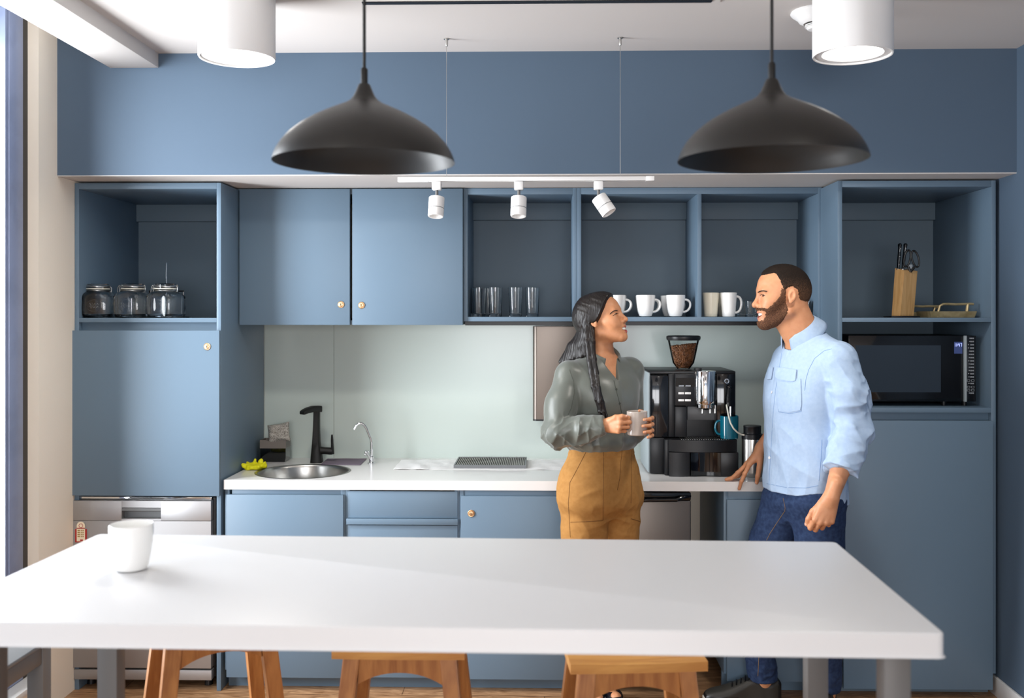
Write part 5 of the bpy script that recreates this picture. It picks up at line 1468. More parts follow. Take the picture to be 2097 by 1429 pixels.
M.update(
    skin_f=skin_mat('warm_brown_skin', (202, 142, 102), (194, 132, 92)), skin_m=skin_mat('light_brown_skin', (205, 146, 108), (198, 136, 98)),
    lip_f=mat('rose_lips', (176, 88, 78), .35), lip_m=mat('soft_lips', (190, 116, 102), .45), mouth=mat('mouth_inside', (70, 24, 24), .6),
    eye_white=mat('eye_white', (226, 222, 216), .15), iris=mat('dark_brown_iris', (38, 22, 14), .1), teeth=mat('teeth', (238, 232, 222), .25), nail=mat('fingernail', (226, 172, 148), .25),
    hair_f=hair_mat('long_black_hair', (22, 16, 14), .40, (1, 1, .07)), hair_m=fade_hair(),
    beard=mat('short_brown_beard', (72, 50, 38), .8, spec=.12, var=(520, (136, 96, 72), .44, .68), bump=(560, .8, .003)), brow=mat('dark_brows', (34, 24, 19), .8),
    satin=mat('olive_grey_satin', (95, 99, 92), .36, spec=.5, sheen=.3, bump=(700, .05, .001)), satin_d=mat('olive_grey_stitching', (62, 66, 58), .6),
    twill=mat('ochre_twill', (168, 122, 68), .82, spec=.2, var=(60, (158, 112, 60), .35, .7), bump=(900, .25, .001)), twill_d=mat('brown_twill_stitching', (104, 68, 30), .9),
    chambray=mat('pale_blue_chambray', (158, 179, 206), .85, spec=.2, var=(70, (168, 188, 212), .3, .75), bump=(900, .2, .001)), chambray_d=mat('blue_chambray_stitching', (118, 146, 186), .9),
    pearl=mat('pale_pearl_button', (226, 226, 230), .2, coat=.3), denim=mat('dark_blue_denim', (34, 48, 78), .85, spec=.2, var=(70, (50, 68, 100), .35, .75), bump=(900, .3, .001)),
    denim_d=mat('ochre_denim_stitching', (124, 100, 72), .9), shoe=mat('charcoal_leather', (46, 44, 40), .5, bump=(300, .15, .001)), shoe_k=mat('black_leather', (16, 16, 18), .35), sole=mat('pale_rubber_sole', (206, 200, 188), .6),
    pump=mat('dark_patent_leather', (20, 22, 30), .12, coat=.4))

# ------------------------------------------------------------------ the woman
Wo = V3(.228, 4.0, 0); Wf = nrm((.574, -.819, 0)); Wr = np.cross(Wf, (0, 0, 1.))
WH = Head((.213, 3.989, 1.573), (.872, -.378, .315), (0, 0, 1), .86, True)
w_sR, w_eR, w_wR = V3(.098, 3.93, 1.362), V3(.048, 3.845, 1.148), V3(.224, 3.795, 1.180)
w_sL, w_eL, w_wL = V3(.350, 4.085, 1.372), V3(.352, 4.095, 1.125), V3(.392, 3.925, 1.168)
MGY = 3.79; MG = V3(px(1304.5, MGY), MGY, pz(891, MGY, 1304))
def wz(y, Y=3.75): return pz(y, Y, 1320)
HWR = Hand(w_wR, (.74, -.60, .10), (0, .05, 1), .86, [(62, 78, 45), (66, 80, 45), (68, 80, 45), (70, 78, 40)], spread=(3, 1, -2, -5),
           thumb=[(.245, 3.775, 1.200), (.268, 3.752, 1.216), (.292, 3.745, 1.220), (.308, 3.747, 1.219)])
ch = []
for yy, tx in ((858.5, .375), (871.5, .370), (884, .375), (894.5, .388)):
    z = wz(yy); ch.append([(.402, 3.850, z * .6 + 1.168 * .4), (.409, 3.790, z + .001), (.398, 3.757, z), (tx, 3.746, z - .001)])
HWL = Hand(w_wL, (.1, -1, .05), (0, 0, 1), .86, [None] * 4, chains=ch, thumb=[(.388, 3.89, 1.185), (.378, 3.862, 1.215), (.372, 3.842, 1.228), (.365, 3.828, 1.232)], left=True)
w_hR, w_kR, w_aR = V3(.160, 3.965, .86), V3(.155, 3.985, .48), V3(.203, 4.105, .10)
w_hL, w_kL, w_aL = V3(.296, 4.045, .86), V3(.285, 4.05, .48), V3(.258, 4.12, .10)
WT = Loft(Wo, Wf, [(.83, .100, .075, 0, -.004), (.94, .152, .108, 0, -.01), (1.06, .120, .088, 0, 0), (1.18, .125, .092, 0, 0), (1.27, .138, .100, 0, .012), (1.345, .150, .088, 0, .004), (1.40, .125, .068, 0, -.006), (1.43, .066, .055, 0, -.006)])
w_nb = V3(.236, 4.01, 1.415)
def w_skin(P):
    d = near(P, WH.o, .20, WH.face)
    d = smin(d, cap(P, WH.w(-.010, 0, -.045), w_nb, .047, .052), .022)
    d = smin(d, WT(P), .03)
    for s_, e, wr in ((w_sR, w_eR, w_wR), (w_sL, w_eL, w_wL)):
        d = smin(d, chain(P, [w_nb + V3(0, 0, -.02), s_, e, wr], [.05, .042, .036, .022], .02), .02)
    d = smin(d, HWR(P), .010); d = smin(d, HWL(P), .010)
    for h, k, a in ((w_hR, w_kR, w_aR), (w_hL, w_kL, w_aL)): d = smin(d, chain(P, [h, k, a, a + V3(0, 0, -.03)], [.082, .052, .034, .036], .02), .03)
    for a, t in ((w_aR, V3(.222, 3.985, .022)), (w_aL, V3(.306, 4.0, .022))):
        d = smin(d, chain(P, [a + V3(0, .01, -.055), a * .35 + t * .65 + V3(0, 0, .0), t], [.030, .022, .014], .01), .015)
    return np.maximum(d, -P[:, 2] + .006)
wom = thing('woman', 'woman with long black hair in grey blouse and ochre trousers holding a mug', 'person', (Wo[0], Wo[1], 0))
def lips(H):
    def g(Q):
        p = H.loc(Q); q2 = p[:, 2] - 9 * p[:, 1] ** 2; ay = np.abs(p[:, 1])
        mm = np.stack([p[:, 0], ay, q2], 1)
        lp = np.minimum(np.minimum(cap(mm, (.1215, 0, -.0630), (.1165, .012, -.0625), .0050, .0048), cap(mm, (.1165, .012, -.0625), (.101, .0265, -.0665), .0048, .003)),
                        np.minimum(cap(mm, (.1185, 0, -.0862), (.1140, .013, -.0845), .0058, .0053), cap(mm, (.1140, .013, -.0845), (.101, .0275, -.0685), .0053, .003)))
        near_ = ((Q - H.o) ** 2).sum(1) < .05
        out = np.zeros(len(Q), int); out[near_ & (lp < .0012)] = 1
        ins = near_ & (ay < .025) & (np.abs(q2 + .0742) < .0098) & (p[:, 0] < .1135) & (p[:, 0] > .08) & (lp > .0005)
        out[ins] = 2
        return out
    return g
wb = sdf_mesh('body', w_skin, (-.06, 3.62, 0), (.50, 4.22, 1.72), .0027, [M['skin_f'], M['lip_f'], M['mouth']], wom, 12, lips(WH))
eyes(WH, wom, M['iris'], -.15); teeth(WH, wom); add_nails(HWR, wom); add_nails(HWL, wom)
# blouse
WB = Loft(Wo, Wf, [(1.062, .128, .100, 0, .004), (1.085, .152, .122, 0, .006), (1.13, .156, .122, 0, .006), (1.20, .150, .116, 0, .01), (1.275, .158, .122, 0, .016), (1.345, .166, .104, 0, .006), (1.395, .138, .080, 0, -.006), (1.432, .072, .062, 0, -.006)])
VN = [(-.050, 1.47), (.050, 1.47), (.036, 1.42), (.004, 1.345), (-.002, 1.345), (-.034, 1.42)]
w_cR = w_eR * .03 + w_wR * .97
def w_blouse(P):
    d = WB(P)
    tr = chain(P, [w_nb + V3(0, 0, -.03), w_sR], [.056, .054], .02); tl = chain(P, [w_nb + V3(0, 0, -.03), w_sL], [.056, .054], .02)
    d = smin(d, smin(tr, tl, .02), .03)
    aR = chain(P, [w_sR, w_sR * .5 + w_eR * .5 + V3(-.006, 0, 0), w_eR], [.056, .059, .053], .03); bR = chain(P, [w_eR, w_eR * .4 + w_wR * .6, w_cR], [.053, .046, .036], .02)
    fo = crease(stretch(P, (-.35, 0, 1), .3), 26) * .6 + crease(stretch(P, (.5, 0, .8), .35) + 3.1, 33) * .5
    bR = smax(bR, (P - w_cR) @ nrm(w_wR - w_eR) - .012, .004)
    aR = smin(aR, bR, .012)
    aL = chain(P, [w_sL, w_eL, w_eL * .4 + w_wL * .6, w_wL * .93 + w_eL * .07], [.057, .050, .045, .036], .02)
    d = smin(d, smin(aR, aL, .005), .018)
    q = WB.local(P)
    fl = ramp(q[:, 2], 1.30, 1.09)
    d = d - .0125 * fo * ramp(-(P - w_eR) @ nrm((0, 0, 1.)), -.12, .02) * ramp(P[:, 0], .30, .12) - .006 * fl * ridge(stretch(P, (.12, 0, 1), .22), 22) - .004 * noise(stretch(P, (.4, -.2, 1), .4), 20)
    d = d - .0018 * np.exp(-((q[:, 0] + .0 - .004) / .011) ** 2) * (q[:, 1] > 0) * (q[:, 2] < 1.345)
    v = poly_sd(q[:, 0], q[:, 2], VN)
    d = np.where(q[:, 1] > -.01, d + .022 * ramp(-v, -.003, .004), d)
    nk = cap(P, WH.w(-.010, 0, -.045), w_nb, .050, .056)
    return np.maximum(np.maximum(d, -(nk - .002)), 1.064 - P[:, 2])
bl = sdf_mesh('blouse', w_blouse, (-.05, 3.70, 1.05), (.44, 4.20, 1.47), .0033, M['satin'], wom)
for pp in ([(1257, 779), (1262, 800), (1270, 830), (1276, 862), (1280, 892)],): seam(w_blouse, pp, .0013, M['satin_d'], bl, 'placket_edge')
seam(w_blouse, [(1166, 757), (1174, 780), (1176, 805), (1170, 835), (1163, 850)], .0011, M['satin_d'], bl, 'armhole_seam')
for c in ((1266, 797), (1273, 826), (1279, 856)): button(w_blouse, c[0] - 4, c[1], M['satin_d'], bl, .0042)
cu = V3(w_cR); MBc = MB()
collar(w_nb + V3(.003, -.004, .034), -Wf, .62, .060, .016, .034, .020, -2.6, 2.6, M['satin'], bl)
# trousers
WP = Loft(Wo, Wf, [(.800, .120, .085, 0, -.002), (.84, .170, .122, 0, -.006), (.90, .183, .136, 0, -.010), (.97, .176, .130, 0, -.008), (1.03, .150, .112, 0, 0), (1.075, .136, .106, 0, .003), (1.088, .135, .105, 0, .003)])
def w_trs(P):
    d = WP(P, .006)
    lr = chain(P, [w_hR, w_kR, w_aR], [.096, .082, .058], .02); ll = chain(P, [w_hL, w_kL, w_aL], [.096, .082, .058], .02)
    L = smin(lr, ll, .004); d = smin(d, L, .04)
    q = WP.local(P)
    d = d - .0032 * ridge(stretch(P, (.8, -.5, .35), .25), 19) * ramp(q[:, 2], 1.03, .9) - .002 * ridge(stretch(P, (-.7, .4, .5), .3) + 1.7, 23) * ramp(q[:, 2], .98, .84)
    d = d - .0022 * ramp(q[:, 2], 1.043, 1.047)
    return np.maximum(np.maximum(d, .098 - P[:, 2]), P[:, 2] - 1.087)
tr = sdf_mesh('trousers', w_trs, (-.02, 3.78, .09), (.44, 4.22, 1.10), .0036, M['twill'], wom)
for nm, pp in (('pocket_edge', [(1203, 919), (1190, 945), (1178, 968), (1167, 988)]), ('pocket_edge', [(1302, 932), (1306, 950), (1307, 972)]), ('front_seam', [(1236, 920), (1236, 970), (1235, 1030), (1235, 1066)]),
               ('front_seam', [(1293, 921), (1293, 960), (1292, 1030)]), ('patch_hem', [(1168, 1069), (1200, 1068), (1234, 1066)]), ('patch_hem', [(1292, 1062), (1303, 1065), (1314, 1069)]), ('side_seam', [(1167, 988), (1164, 1030), (1166, 1069), (1168, 1100)]),
               ('fly', [(1274, 921), (1271, 950), (1269, 980), (1264, 1004)]), ('waistband_seam', [(1175, 917), (1205, 918), (1236, 918), (1272, 919), (1300, 921)])):
    seam(w_trs, pp, .0011, M['twill_d'], tr, nm)
for c in ((1235.5, 901, 919), (1294, 903, 922), (1205, 901, 918)): patch(w_trs, [(c[0] - 2.6, c[1]), (c[0] + 2.6, c[1]), (c[0] + 2.6, c[2]), (c[0] - 2.6, c[2])], 2, 4, .0005, .003, M['twill'], tr, 'belt_loop')
# hair
WCAP = [(.118, .099), (.103, .082), (.0765, .037), (.0475, .003), (.022, -.0165), (-.004, -.016), (-.016, -.024), (-.018, -.050), (-.03, -.11), (-.13, -.11), (-.13, .16), (.118, .16)]
hair_ch = []
for k in range(9):
    th = math.radians(212 - 11 * k); ex, ey = [(1150, 738), (1148, 741), (1153, 742), (1160, 740), (1167, 737), (1175, 735), (1183, 733), (1191, 730), (1199, 726)][k]
    x_, y_ = .018 + .080 * math.cos(th), -.064 * math.sin(th)
    e_ = V3(*P3(ex, ey, 4.05 - .013 * k))
    hair_ch.append((WH.w(.018 + (x_ - .018) * .62, y_ * .62, .070), WH.w(x_, y_, -.010), WH.w(x_, y_, -.010) * .42 + e_ * .58, e_))
lock = [(1211, 640), (1208, 664), (1209, 700), (1212, 735), (1216, 765), (1222, 793), (1229, 818), (1234, 842), (1237, 866)]
def w_srf(P): return np.minimum(w_blouse(P), w_skin(P))
LK = onto(w_srf, lock, .010); LK[0] = WH.w(.022, -.064, .056); LK[1] = WH.w(-.020, -.074, -.002); LK[2] = V3(*P3(1207, 700, 3.91)); LK[3] = V3(*P3(1212, 735, min(3.89, LK[3][1])))
def w_hair(P):
    p = WH.loc(P)
    sk, _ = WH.skull(p)
    v = poly_sd(p[:, 0], p[:, 2], WCAP)
    part = .0015 * np.exp(-((p[:, 1] - .012) / .004) ** 2)
    t = -.010 + .0235 * ramp(-v, -.001, .014) - part + .010 * ramp(-p[:, 0], -.03, .05)
    d = (sk - t) * WH.s
    d = np.where(v > .012, np.maximum(d, .01), d)
    for pts in hair_ch: d = smin(d, chain(P, pts, [.022, .022, .020, .008], .012), .012)
    for k, ox in enumerate((-.020, -.011, -.002, .007, .015)):
        pts = [q + V3(ox * (.75 - .2 * math.sin(math.pi * i / 8)) + .004 * math.sin(1.7 * k + .9 * i), -.004 * (k % 2) + .004, -.018 * (k % 3) * (i / 8) ** 2) for i, q in enumerate(LK)]
        d = smin(d, chain(P, pts, [.012, .0115, .0105, .0095, .009, .008, .007, .005, .0025], .006), .004)
    fr_ = ramp(P[:, 0], .165, .185) * ramp(P[:, 2], 1.60, 1.56)
    st = (1 - fr_) * (noise(stretch(P, (.30, 0, 1), .03), 190) * .0010 + ridge(stretch(P, (.32, 0, 1), .03), 80) * .0009) + fr_ * (noise(stretch(P, (-.17, 0, 1), .02), 240) * .0010 + ridge(stretch(P, (-.17, 0, 1), .02), 120) * .0006)
    sc_ = ridge(stretch(p, (.75, 0, -.66), .04), 70) * .0010
    g_ = ramp(p[:, 2], .055, .02)
    return d - st * g_ - sc_ * (1 - g_)
hr_ = sdf_mesh('hair', w_hair, (.02, 3.80, 1.10), (.36, 4.12, 1.74), .0025, M['hair_f'], wom)
def wface(P): return near(P, WH.o, .20, WH.face)
seam(wface, [(1249, 643.5), (1253, 639), (1258, 635.8), (1264.5, 635.5)], .0030, M['brow'], wom, 'eyebrow', .0002, flat=.6, taper=True)
seam(wface, [(1255, 646.8), (1258.5, 644.2), (1262, 642.6), (1266, 642.6)], .0011, M['brow'], wom, 'eyelashes', .0006)
ep = onto(wface, [(1221.5, 671.5)], .002)[0]
MB().ball(Vector(ep), .0026, None, 12, 8).build('earring', M['brass'], wom)
# shoes
def pump(a, t, s_):
    def f(P):
        q = P; heel = V3(a[0], a[1] + .030, .034)
        d = chain(q, [heel, (heel + t) / 2 + V3(0, 0, .010), t], [.036, .037, .028], .015)
        top = chain(q, [a + V3(0, .003, -.02), (V3(a) * .6 + V3(t) * .4) * V3(1, 1, 0) + V3(0, 0, .085)], [.030, .024], .01)
        return np.maximum(smax(d, -top, .004), -P[:, 2] + .001)
    return f
for a, t in ((w_aR, V3(.222, 3.975, .022)), (w_aL, V3(.306, 3.99, .022))):
    sdf_mesh('shoe', pump(a, t, 1), np.minimum(a, t) + V3(-.06, -.06, -.11) * V3(1, 1, .0) + V3(0, 0, -np.minimum(a, t)[2] - .002), np.maximum(a, t) + V3(.06, .10, -np.maximum(a, t)[2] + .1), .003, M['pump'], wom)
# the mug she holds
t = thing('mug', 'warm grey mug held in the hands of the woman', 'mug', Vector(MG))
mug_parts(t, [(.0335, .001), (.0370, .004), (.0385, .02), (.0390, .05), (.0392, (891 - 842.5) / F * MGY)], .0032, M['grey_cup'], .018, .072, .026, math.pi + .35, .0052, loc=t.location)

# ------------------------------------------------------------------ the man
Mo = V3(1.040, 3.99, 0); Mf = nrm((-.93, -.36, 0)); Mr = np.cross(Mf, (0, 0, 1.))
MH = Head((.965, 3.965, 1.675), (-1, -.06, -.02), (0, 0, 1), 1.0, False)
m_nb = V3(1.040, 3.99, 1.505)
m_sL, m_eL, m_wL = V3(1.125, 3.845, 1.425), V3(1.166, 3.79, 1.160), V3(1.056, 3.690, .930)
m_sR, m_eR, m_wR = V3(1.005, 4.12, 1.420), V3(1.06, 4.20, 1.22), V3(.918, 4.215, 1.045)
HML = Hand(m_wL, (-.32, .02, -.94), (-1, .1, 0), 1.05, [(30, 70, 40), (44, 74, 40), (52, 76, 40), (58, 74, 36)], spread=(2, 0, -2, -4), left=True,
           thumb=[(1.022, 3.700, .902), (.994, 3.710, .872), (.981, 3.720, .843), (.976, 3.728, .822)])
zc = ZW + .0085
HMR = Hand(m_wR, (-.66, -.02, -.75), (0, -1, .1), 1.0, [None] * 4, chains=[
    [(.858, 4.188, .975), (.838, 4.185, .935), (.825, 4.186, .905), (.817, 4.1925, .872)],
    [(.850, 4.206, .972), (.815, 4.214, .935), (.789, 4.219, zc + .004), (.768, 4.222, zc - .001)],
    [(.854, 4.226, .968), (.822, 4.240, .932), (.800, 4.247, zc + .004), (.781, 4.250, zc - .001)],
    [(.864, 4.244, .962), (.842, 4.262, .930), (.828, 4.270, zc + .004), (.815, 4.274, zc - .001)]],
    thumb=[(.905, 4.188, 1.005), (.896, 4.172, .962), (.890, 4.172, .928), (.887, 4.180, .900)])
m_hR, m_kR, m_aR = V3(.990, 4.03, .87), V3(.852, 4.07, .50), V3(.902, 4.135, .13)
m_hL, m_kL, m_aL = V3(1.065, 3.91, .87), V3(1.090, 3.92, .49), V3(1.130, 4.03, .12)
MT = Loft(Mo, Mf, [(.86, .130, .095, 0, 0), (1.0, .158, .112, 0, 0), (1.15, .158, .112, 0, 0), (1.30, .172, .116, 0, .006), (1.40, .168, .102, 0, .0), (1.46, .130, .084, 0, -.008), (1.50, .07, .066, 0, -.01)])
m_toeR, m_toeL = V3(.690, 4.125, .03), V3(1.035, 3.86, .03)
def m_skin(P):
    d = near(P, MH.o, .21, MH.face)
    d = smin(d, cap(P, MH.w(-.018, 0, -.045), m_nb, .057, .064), .022)
    d = smin(d, cap(P, MH.w(.02, 0, -.09), m_nb + V3(-.03, -.015, -.02), .040, .046), .02)
    d = smin(d, MT(P), .03)
    for s_, e, wr in ((m_sL, m_eL, m_wL), (m_sR, m_eR, m_wR)):
        d = smin(d, chain(P, [m_nb + V3(0, 0, -.03), s_, e, e * .6 + wr * .4, wr], [.058, .052, .042, .042, .0265], .02), .02)
    d = smin(d, HML(P), .010); d = smin(d, HMR(P), .010)
    for h, k, a, t in ((m_hR, m_kR, m_aR, m_toeR), (m_hL, m_kL, m_aL, m_toeL)):
        d = smin(d, chain(P, [h, k, a, a + V3(0, 0, -.04)], [.085, .056, .038, .040], .02), .03)
        d = smin(d, chain(P, [a * V3(1, 1, 0) + V3(0, 0, .055), a * V3(.4, .4, 0) + t * V3(.6, .6, 0) + V3(0, 0, .036), t * V3(.9, .9, 0) + a * V3(.1, .1, 0) + V3(0, 0, .032)], [.028, .020, .012], .01), .012)
    return np.maximum(d, -P[:, 2] + .012)
man = thing('man', 'bearded man in a pale blue shirt and jeans leaning a hand on the worktop', 'person', (Mo[0], Mo[1], 0))
mb_ = sdf_mesh('body', m_skin, (.62, 3.60, 0), (1.30, 4.32, 1.83), .0028, [M['skin_m'], M['lip_m'], M['mouth']], man, 12, lips(MH))
eyes(MH, man, M['iris'], .25); teeth(MH, man); add_nails(HML, man); add_nails(HMR, man)
# cropped hair and beard
MCAP = [(.135, .076), (.104, .0755), (.068, .083), (.0605, .058), (.053, .036), (.048, .018), (.044, -.002), (.028, -.002), (.0255, .012), (.019, .022), (.007, .0255), (-.005, .019), (-.010, .0), (-.018, -.026), (-.045, -.040), (-.066, -.058), (-.13, -.050), (-.13, .16), (.135, .16)]
def m_hair(P):
    p = MH.loc(P); sk, _ = MH.skull(p); v = poly_sd(p[:, 0], p[:, 2], MCAP) + (.0022 * noise(P, 150) + .0020 * noise(P, 420)) * ramp(p[:, 2], .085, .06)
    t = -.005 + .0088 * ramp(-v, -.003, .022) + .003 * ramp(p[:, 2], .06, .12) + .0006 * noise(P, 300)
    return np.maximum(sk - t, v - .003)
sdf_mesh('hair', m_hair, (.80, 3.84, 1.59), (1.08, 4.09, 1.83), .0025, M['hair_m'], man)
MBRD = [(.047, .030), (.030, .026), (.026, -.020), (.020, -.050), (.030, -.085), (.052, -.140), (.125, -.150), (.135, -.100), (.118, -.0955), (.109, -.0930), (.1030, -.081), (.1025, -.064), (.110, -.0570), (.135, -.0560), (.135, -.0445), (.112, -.0430), (.101, -.0470), (.086, -.036), (.070, -.018), (.052, .000)]
def m_beard(P):
    p = MH.loc(P); f = MH.face(P); v = poly_sd(p[:, 0], p[:, 2], MBRD) + .0024 * noise(P, 150) + .0024 * noise(P, 420)
    t = -.004 + .0074 * ramp(-v, -.003, .005) + .0012 * ramp(p[:, 2], -.06, -.10) + .0006 * noise(P, 260)
    return np.maximum(f - t, v - .002)
sdf_mesh('beard', m_beard, (.80, 3.86, 1.52), (.96, 4.07, 1.72), .0022, M['beard'], man)
def mface(P): return near(P, MH.o, .21, MH.face)
seam(mface, [(1552.5, 598.5), (1558, 595.8), (1564, 595.3), (1571, 596.8)], .0042, M['brow'], man, 'eyebrow', .0, flat=.6, taper=True)
seam(mface, [(1556.5, 604.6), (1560, 602.9), (1563.5, 603.4), (1566.5, 605.4)], .0011, M['brow'], man, 'eyelashes', .0005)
# shirt
MS = Loft(Mo, Mf, [(.868, .192, .146, 0, .0), (.93, .190, .145, 0, .0), (1.05, .180, .138, 0, .004), (1.15, .178, .134, 0, .008), (1.28, .186, .136, 0, .012), (1.37, .188, .124, 0, .004), (1.44, .164, .102, 0, -.006), (1.49, .105, .085, 0, -.01), (1.525, .070, .068, 0, -.01)])
m_cf = m_eL * .44 + m_wL * .56 - V3(0, 0, .0)
def m_shirt(P):
    d = MS(P)
    d = smin(d, smin(cap(P, m_nb + V3(.022, -.01, -.026), m_sL + V3(0, 0, .004), .066, .066), cap(P, m_nb + V3(0, 0, -.035), m_sR, .066, .058), .02), .03)
    ax = nrm(m_wL - m_eL)
    aL = chain(P, [m_sL, m_sL * .5 + m_eL * .5 + V3(.006, 0, 0), m_eL], [.074, .072, .062], .03)
    bL = chain(P, [m_eL, m_cf], [.062, .052], .02); bL = smin(bL, cap(P, m_cf - ax * .045, m_cf, .056, .056), .006)
    bL = smax(bL, (P - m_cf) @ ax - .004, .003)
    aL = smin(aL, bL, .012)
    aR = chain(P, [m_sR, m_eR, m_eR * .6 + m_wR * .4], [.060, .056, .052], .02)
    aL = aL - .0070 * ridge(stretch(P, (1, -.3, .35), .4), 20) * ramp(P[:, 2], 1.42, 1.30) - .0035 * ridge(stretch(P, (.8, -.3, -.5), .4) + 2.2, 33)
    d = smin(smin(d, aL, .008), aR, .02)
    q = MS.local(P)
    d = d - .0065 * ridge(stretch(P, (.55, -.3, -.6), .3), 14) * ramp(q[:, 2], 1.42, 1.25) - .0035 * ridge(stretch(P, (.3, 0, 1), .35) + 5.3, 20) * ramp(q[:, 2], 1.25, 1.0)
    d = d - .002 * (1 - ramp(np.abs(q[:, 0] - .0), .012, .017)) * (q[:, 1] > 0)
    nk = cap(P, MH.w(-.018, 0, -.045), m_nb, .058, .066); nk = np.minimum(nk, cap(P, MH.w(.02, 0, -.09), m_nb + V3(-.035, -.018, -.02), .046, .050))
    hem = .905 - .030 * np.cos(q[:, 1] * 11) * 0 - .045 * ramp(-q[:, 1], -.03, .10) + .015 * ramp(np.abs(q[:, 0]), .10, .18) * (q[:, 1] > 0)
    return np.maximum(np.maximum(d, -(nk - .002)), hem - P[:, 2])
sh = sdf_mesh('shirt', m_shirt, (.78, 3.66, .85), (1.34, 4.32, 1.56), .0036, M['chambray'], man)
collar(V3(1.016, 3.987, 1.547), -Mf, .75, .069, .020, .040, .020, -2.82, 2.82, M['chambray'], sh)
pk = lambda c, sc=1: None
patch(m_shirt, [(1592, 770), (1640, 776), (1642, 843), (1593, 845)], 10, 12, .0008, .0022, M['chambray'], sh, 'chest_pocket', lambda u, v: (.5 + (u - .5) * (1 - .12 * max(0, v - .8) / .2), v - .05 * max(0, v - .8) / .2 * abs(2 * u - 1)))
patch(m_shirt, [(1589, 752), (1632, 758), (1630, 783), (1590, 776)], 10, 6, .0032, .0028, M['chambray'], sh, 'pocket_flap', lambda u, v: (u, v * (1 - .14 * abs(2 * u - 1) ** 5)))
patch(m_shirt, [(1577, 752), (1585, 753), (1581, 777), (1573, 778)], 4, 6, .0032, .0028, M['chambray'], sh, 'pocket_flap')
for pp in ([(1601, 722), (1595, 760), (1588, 800), (1583, 850), (1580, 900), (1577, 950), (1575, 990)], [(1704, 714), (1688, 718), (1668, 734), (1656, 757), (1650, 778), (1648, 800)], [(1683, 900), (1681, 940), (1677, 985)], [(1570, 990), (1610, 998), (1650, 999), (1676, 994)], [(1592, 775), (1594, 843), (1618, 847), (1641, 842), (1640, 780)]):
    seam(m_shirt, pp, .0010, M['chambray_d'], sh, 'seam')
for c in ((1590, 761), (1581, 803), (1576, 937)): button(m_shirt, c[0], c[1], M['pearl'], sh, .0058)
# jeans
MP = Loft(Mo + V3(-.01, -.01, 0), Mf, [(.800, .118, .090, 0, 0), (.86, .174, .132, 0, -.006), (.92, .170, .122, 0, -.008), (1.0, .155, .108, 0, 0)])
def m_jeans(P):
    d = MP(P, .01)
    lr = chain(P, [m_hR, m_kR, m_aR + V3(0, 0, -.03)], [.104, .074, .056], .03); ll = chain(P, [m_hL, m_kL, m_aL + V3(0, 0, -.02)], [.106, .076, .058], .03)
    d = smin(d, smin(lr, ll, .004), .04)
    d = d - .003 * ridge(stretch(P, (.85, -.4, -.3), .3), 19) - .003 * ridge(stretch(P, (1, -.2, .1), .5), 36) * ramp(P[:, 2], .28, .14)
    return np.maximum(np.maximum(d, .096 - P[:, 2]), P[:, 2] - .99)
jn = sdf_mesh('jeans', m_jeans, (.70, 3.74, .09), (1.30, 4.24, 1.02), .004, M['denim'], man)
seam(m_jeans, [(1604, 1020), (1608, 1040), (1607, 1048)], .0012, M['denim_d'], jn, 'fly_seam')
seam(m_jeans, [(1606, 1048), (1590, 1072), (1577, 1092), (1570, 1106)], .0012, M['denim_d'], jn, 'inseam')
seam(m_jeans, [(1554, 1346), (1553, 1370), (1552, 1384)], .0012, M['denim_d'], jn, 'side_seam')
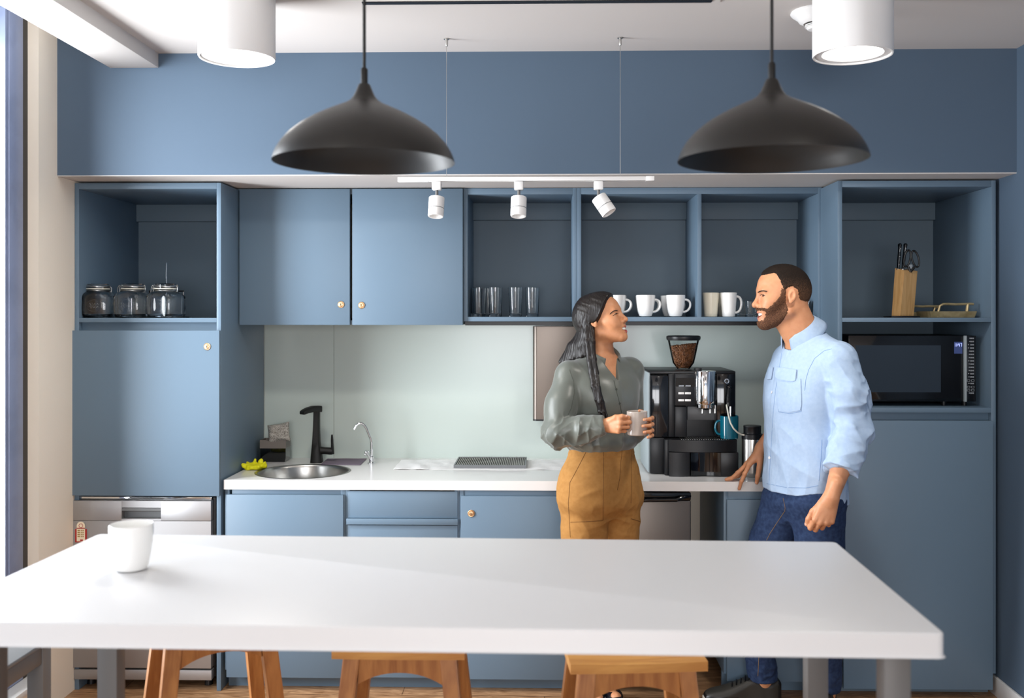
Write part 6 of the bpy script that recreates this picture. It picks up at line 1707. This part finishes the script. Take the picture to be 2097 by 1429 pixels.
# sneakers
def sneaker(a, toe, n):
    a, toe = V3(a), V3(toe); fw = nrm((toe - a) * V3(1, 1, 0)); sd = np.cross((0, 0, 1.), fw); L = np.linalg.norm((toe - a)[:2]) + .035
    R = np.stack([fw, sd, V3(0, 0, 1)], 1); o = V3(a[0], a[1], 0)
    tp = table([-.085, -.065, -.045, 0, .06, L - .10, L - .05, L - .015, L + .005], [.014, .026, .033, .036, .037, .046, .045, .032, .012]); tt = table([-.09, -.07, -.04, .0, .045, .09, L - .08, L - .03, L + .005], [.088, .100, .096, .092, .112, .094, .068, .056, .038])
    def plan(q, g): x = q[:, 0]; wd = np.interp(x, *tp) + g; return np.maximum(np.abs(q[:, 1]) - wd, np.maximum(-.072 - g - x, x - L + .004 - g))
    def up(P):
        q = (P - o) @ R; x = q[:, 0]
        top = np.interp(x, *tt)
        cr = top - 7.0 * q[:, 1] ** 2
        d = smax(smax(plan(q, 0), q[:, 2] - cr, .018), .012 - q[:, 2], .004)
        hole = ell(q, (-.012, 0, .125), (.050, .029, .046))
        return smax(d, -hole, .006)
    def sole(P): q = (P - o) @ R; return smax(smax(plan(q, .003), q[:, 2] - .021 - .006 * ramp(q[:, 0], L - .08, L), .004), .001 - q[:, 2], .002)
    lo, hi = np.minimum(a, toe) - V3(.11, .11, 0), np.maximum(a, toe) + V3(.11, .11, 0); lo[2], hi[2] = -.002, .14
    s = sdf_mesh('sneaker', up, lo, hi, .003, [M['shoe'], M['shoe_k']], man, matfn=lambda Q: ((((Q - o) @ R)[:, 2] > .098) | ((((Q - o) @ R)[:, 2] < .040) & (((Q - o) @ R)[:, 0] > L * .45)) | (((Q - o) @ R)[:, 0] < -.058)).astype(int))
    sdf_mesh('sole', sole, lo, hi, .003, M['sole'], s)
    b = MB()
    for k in range(5):
        x = .055 + k * .018; pts = []
        for u in np.linspace(-1, 1, 9):
            p0 = o + R @ V3(x + .006 * u, .024 * u, .2); pts.append(Vector(trace(up, p0[None], V3([[0, 0, -1.]]), 0, 60)[0]) + Vector((0, 0, .0012)))
        b.tube(pts, .0028, 6)
    for sg in (-1, 1):
        c = o + R @ V3(.05, .0, .106); b.tube([Vector(c + R @ V3(.018 * math.cos(a_) * .6 , sg * (.016 + .016 * math.sin(a_)), .008 + .010 * math.cos(a_))) for a_ in np.linspace(0, 2 * math.pi, 15)[:-1]], .002, 6, closed=True)
    b.build('laces', M['shoe_k'], s)
sneaker(m_aR, m_toeR, 0); sneaker(m_aL, m_toeL, 1)
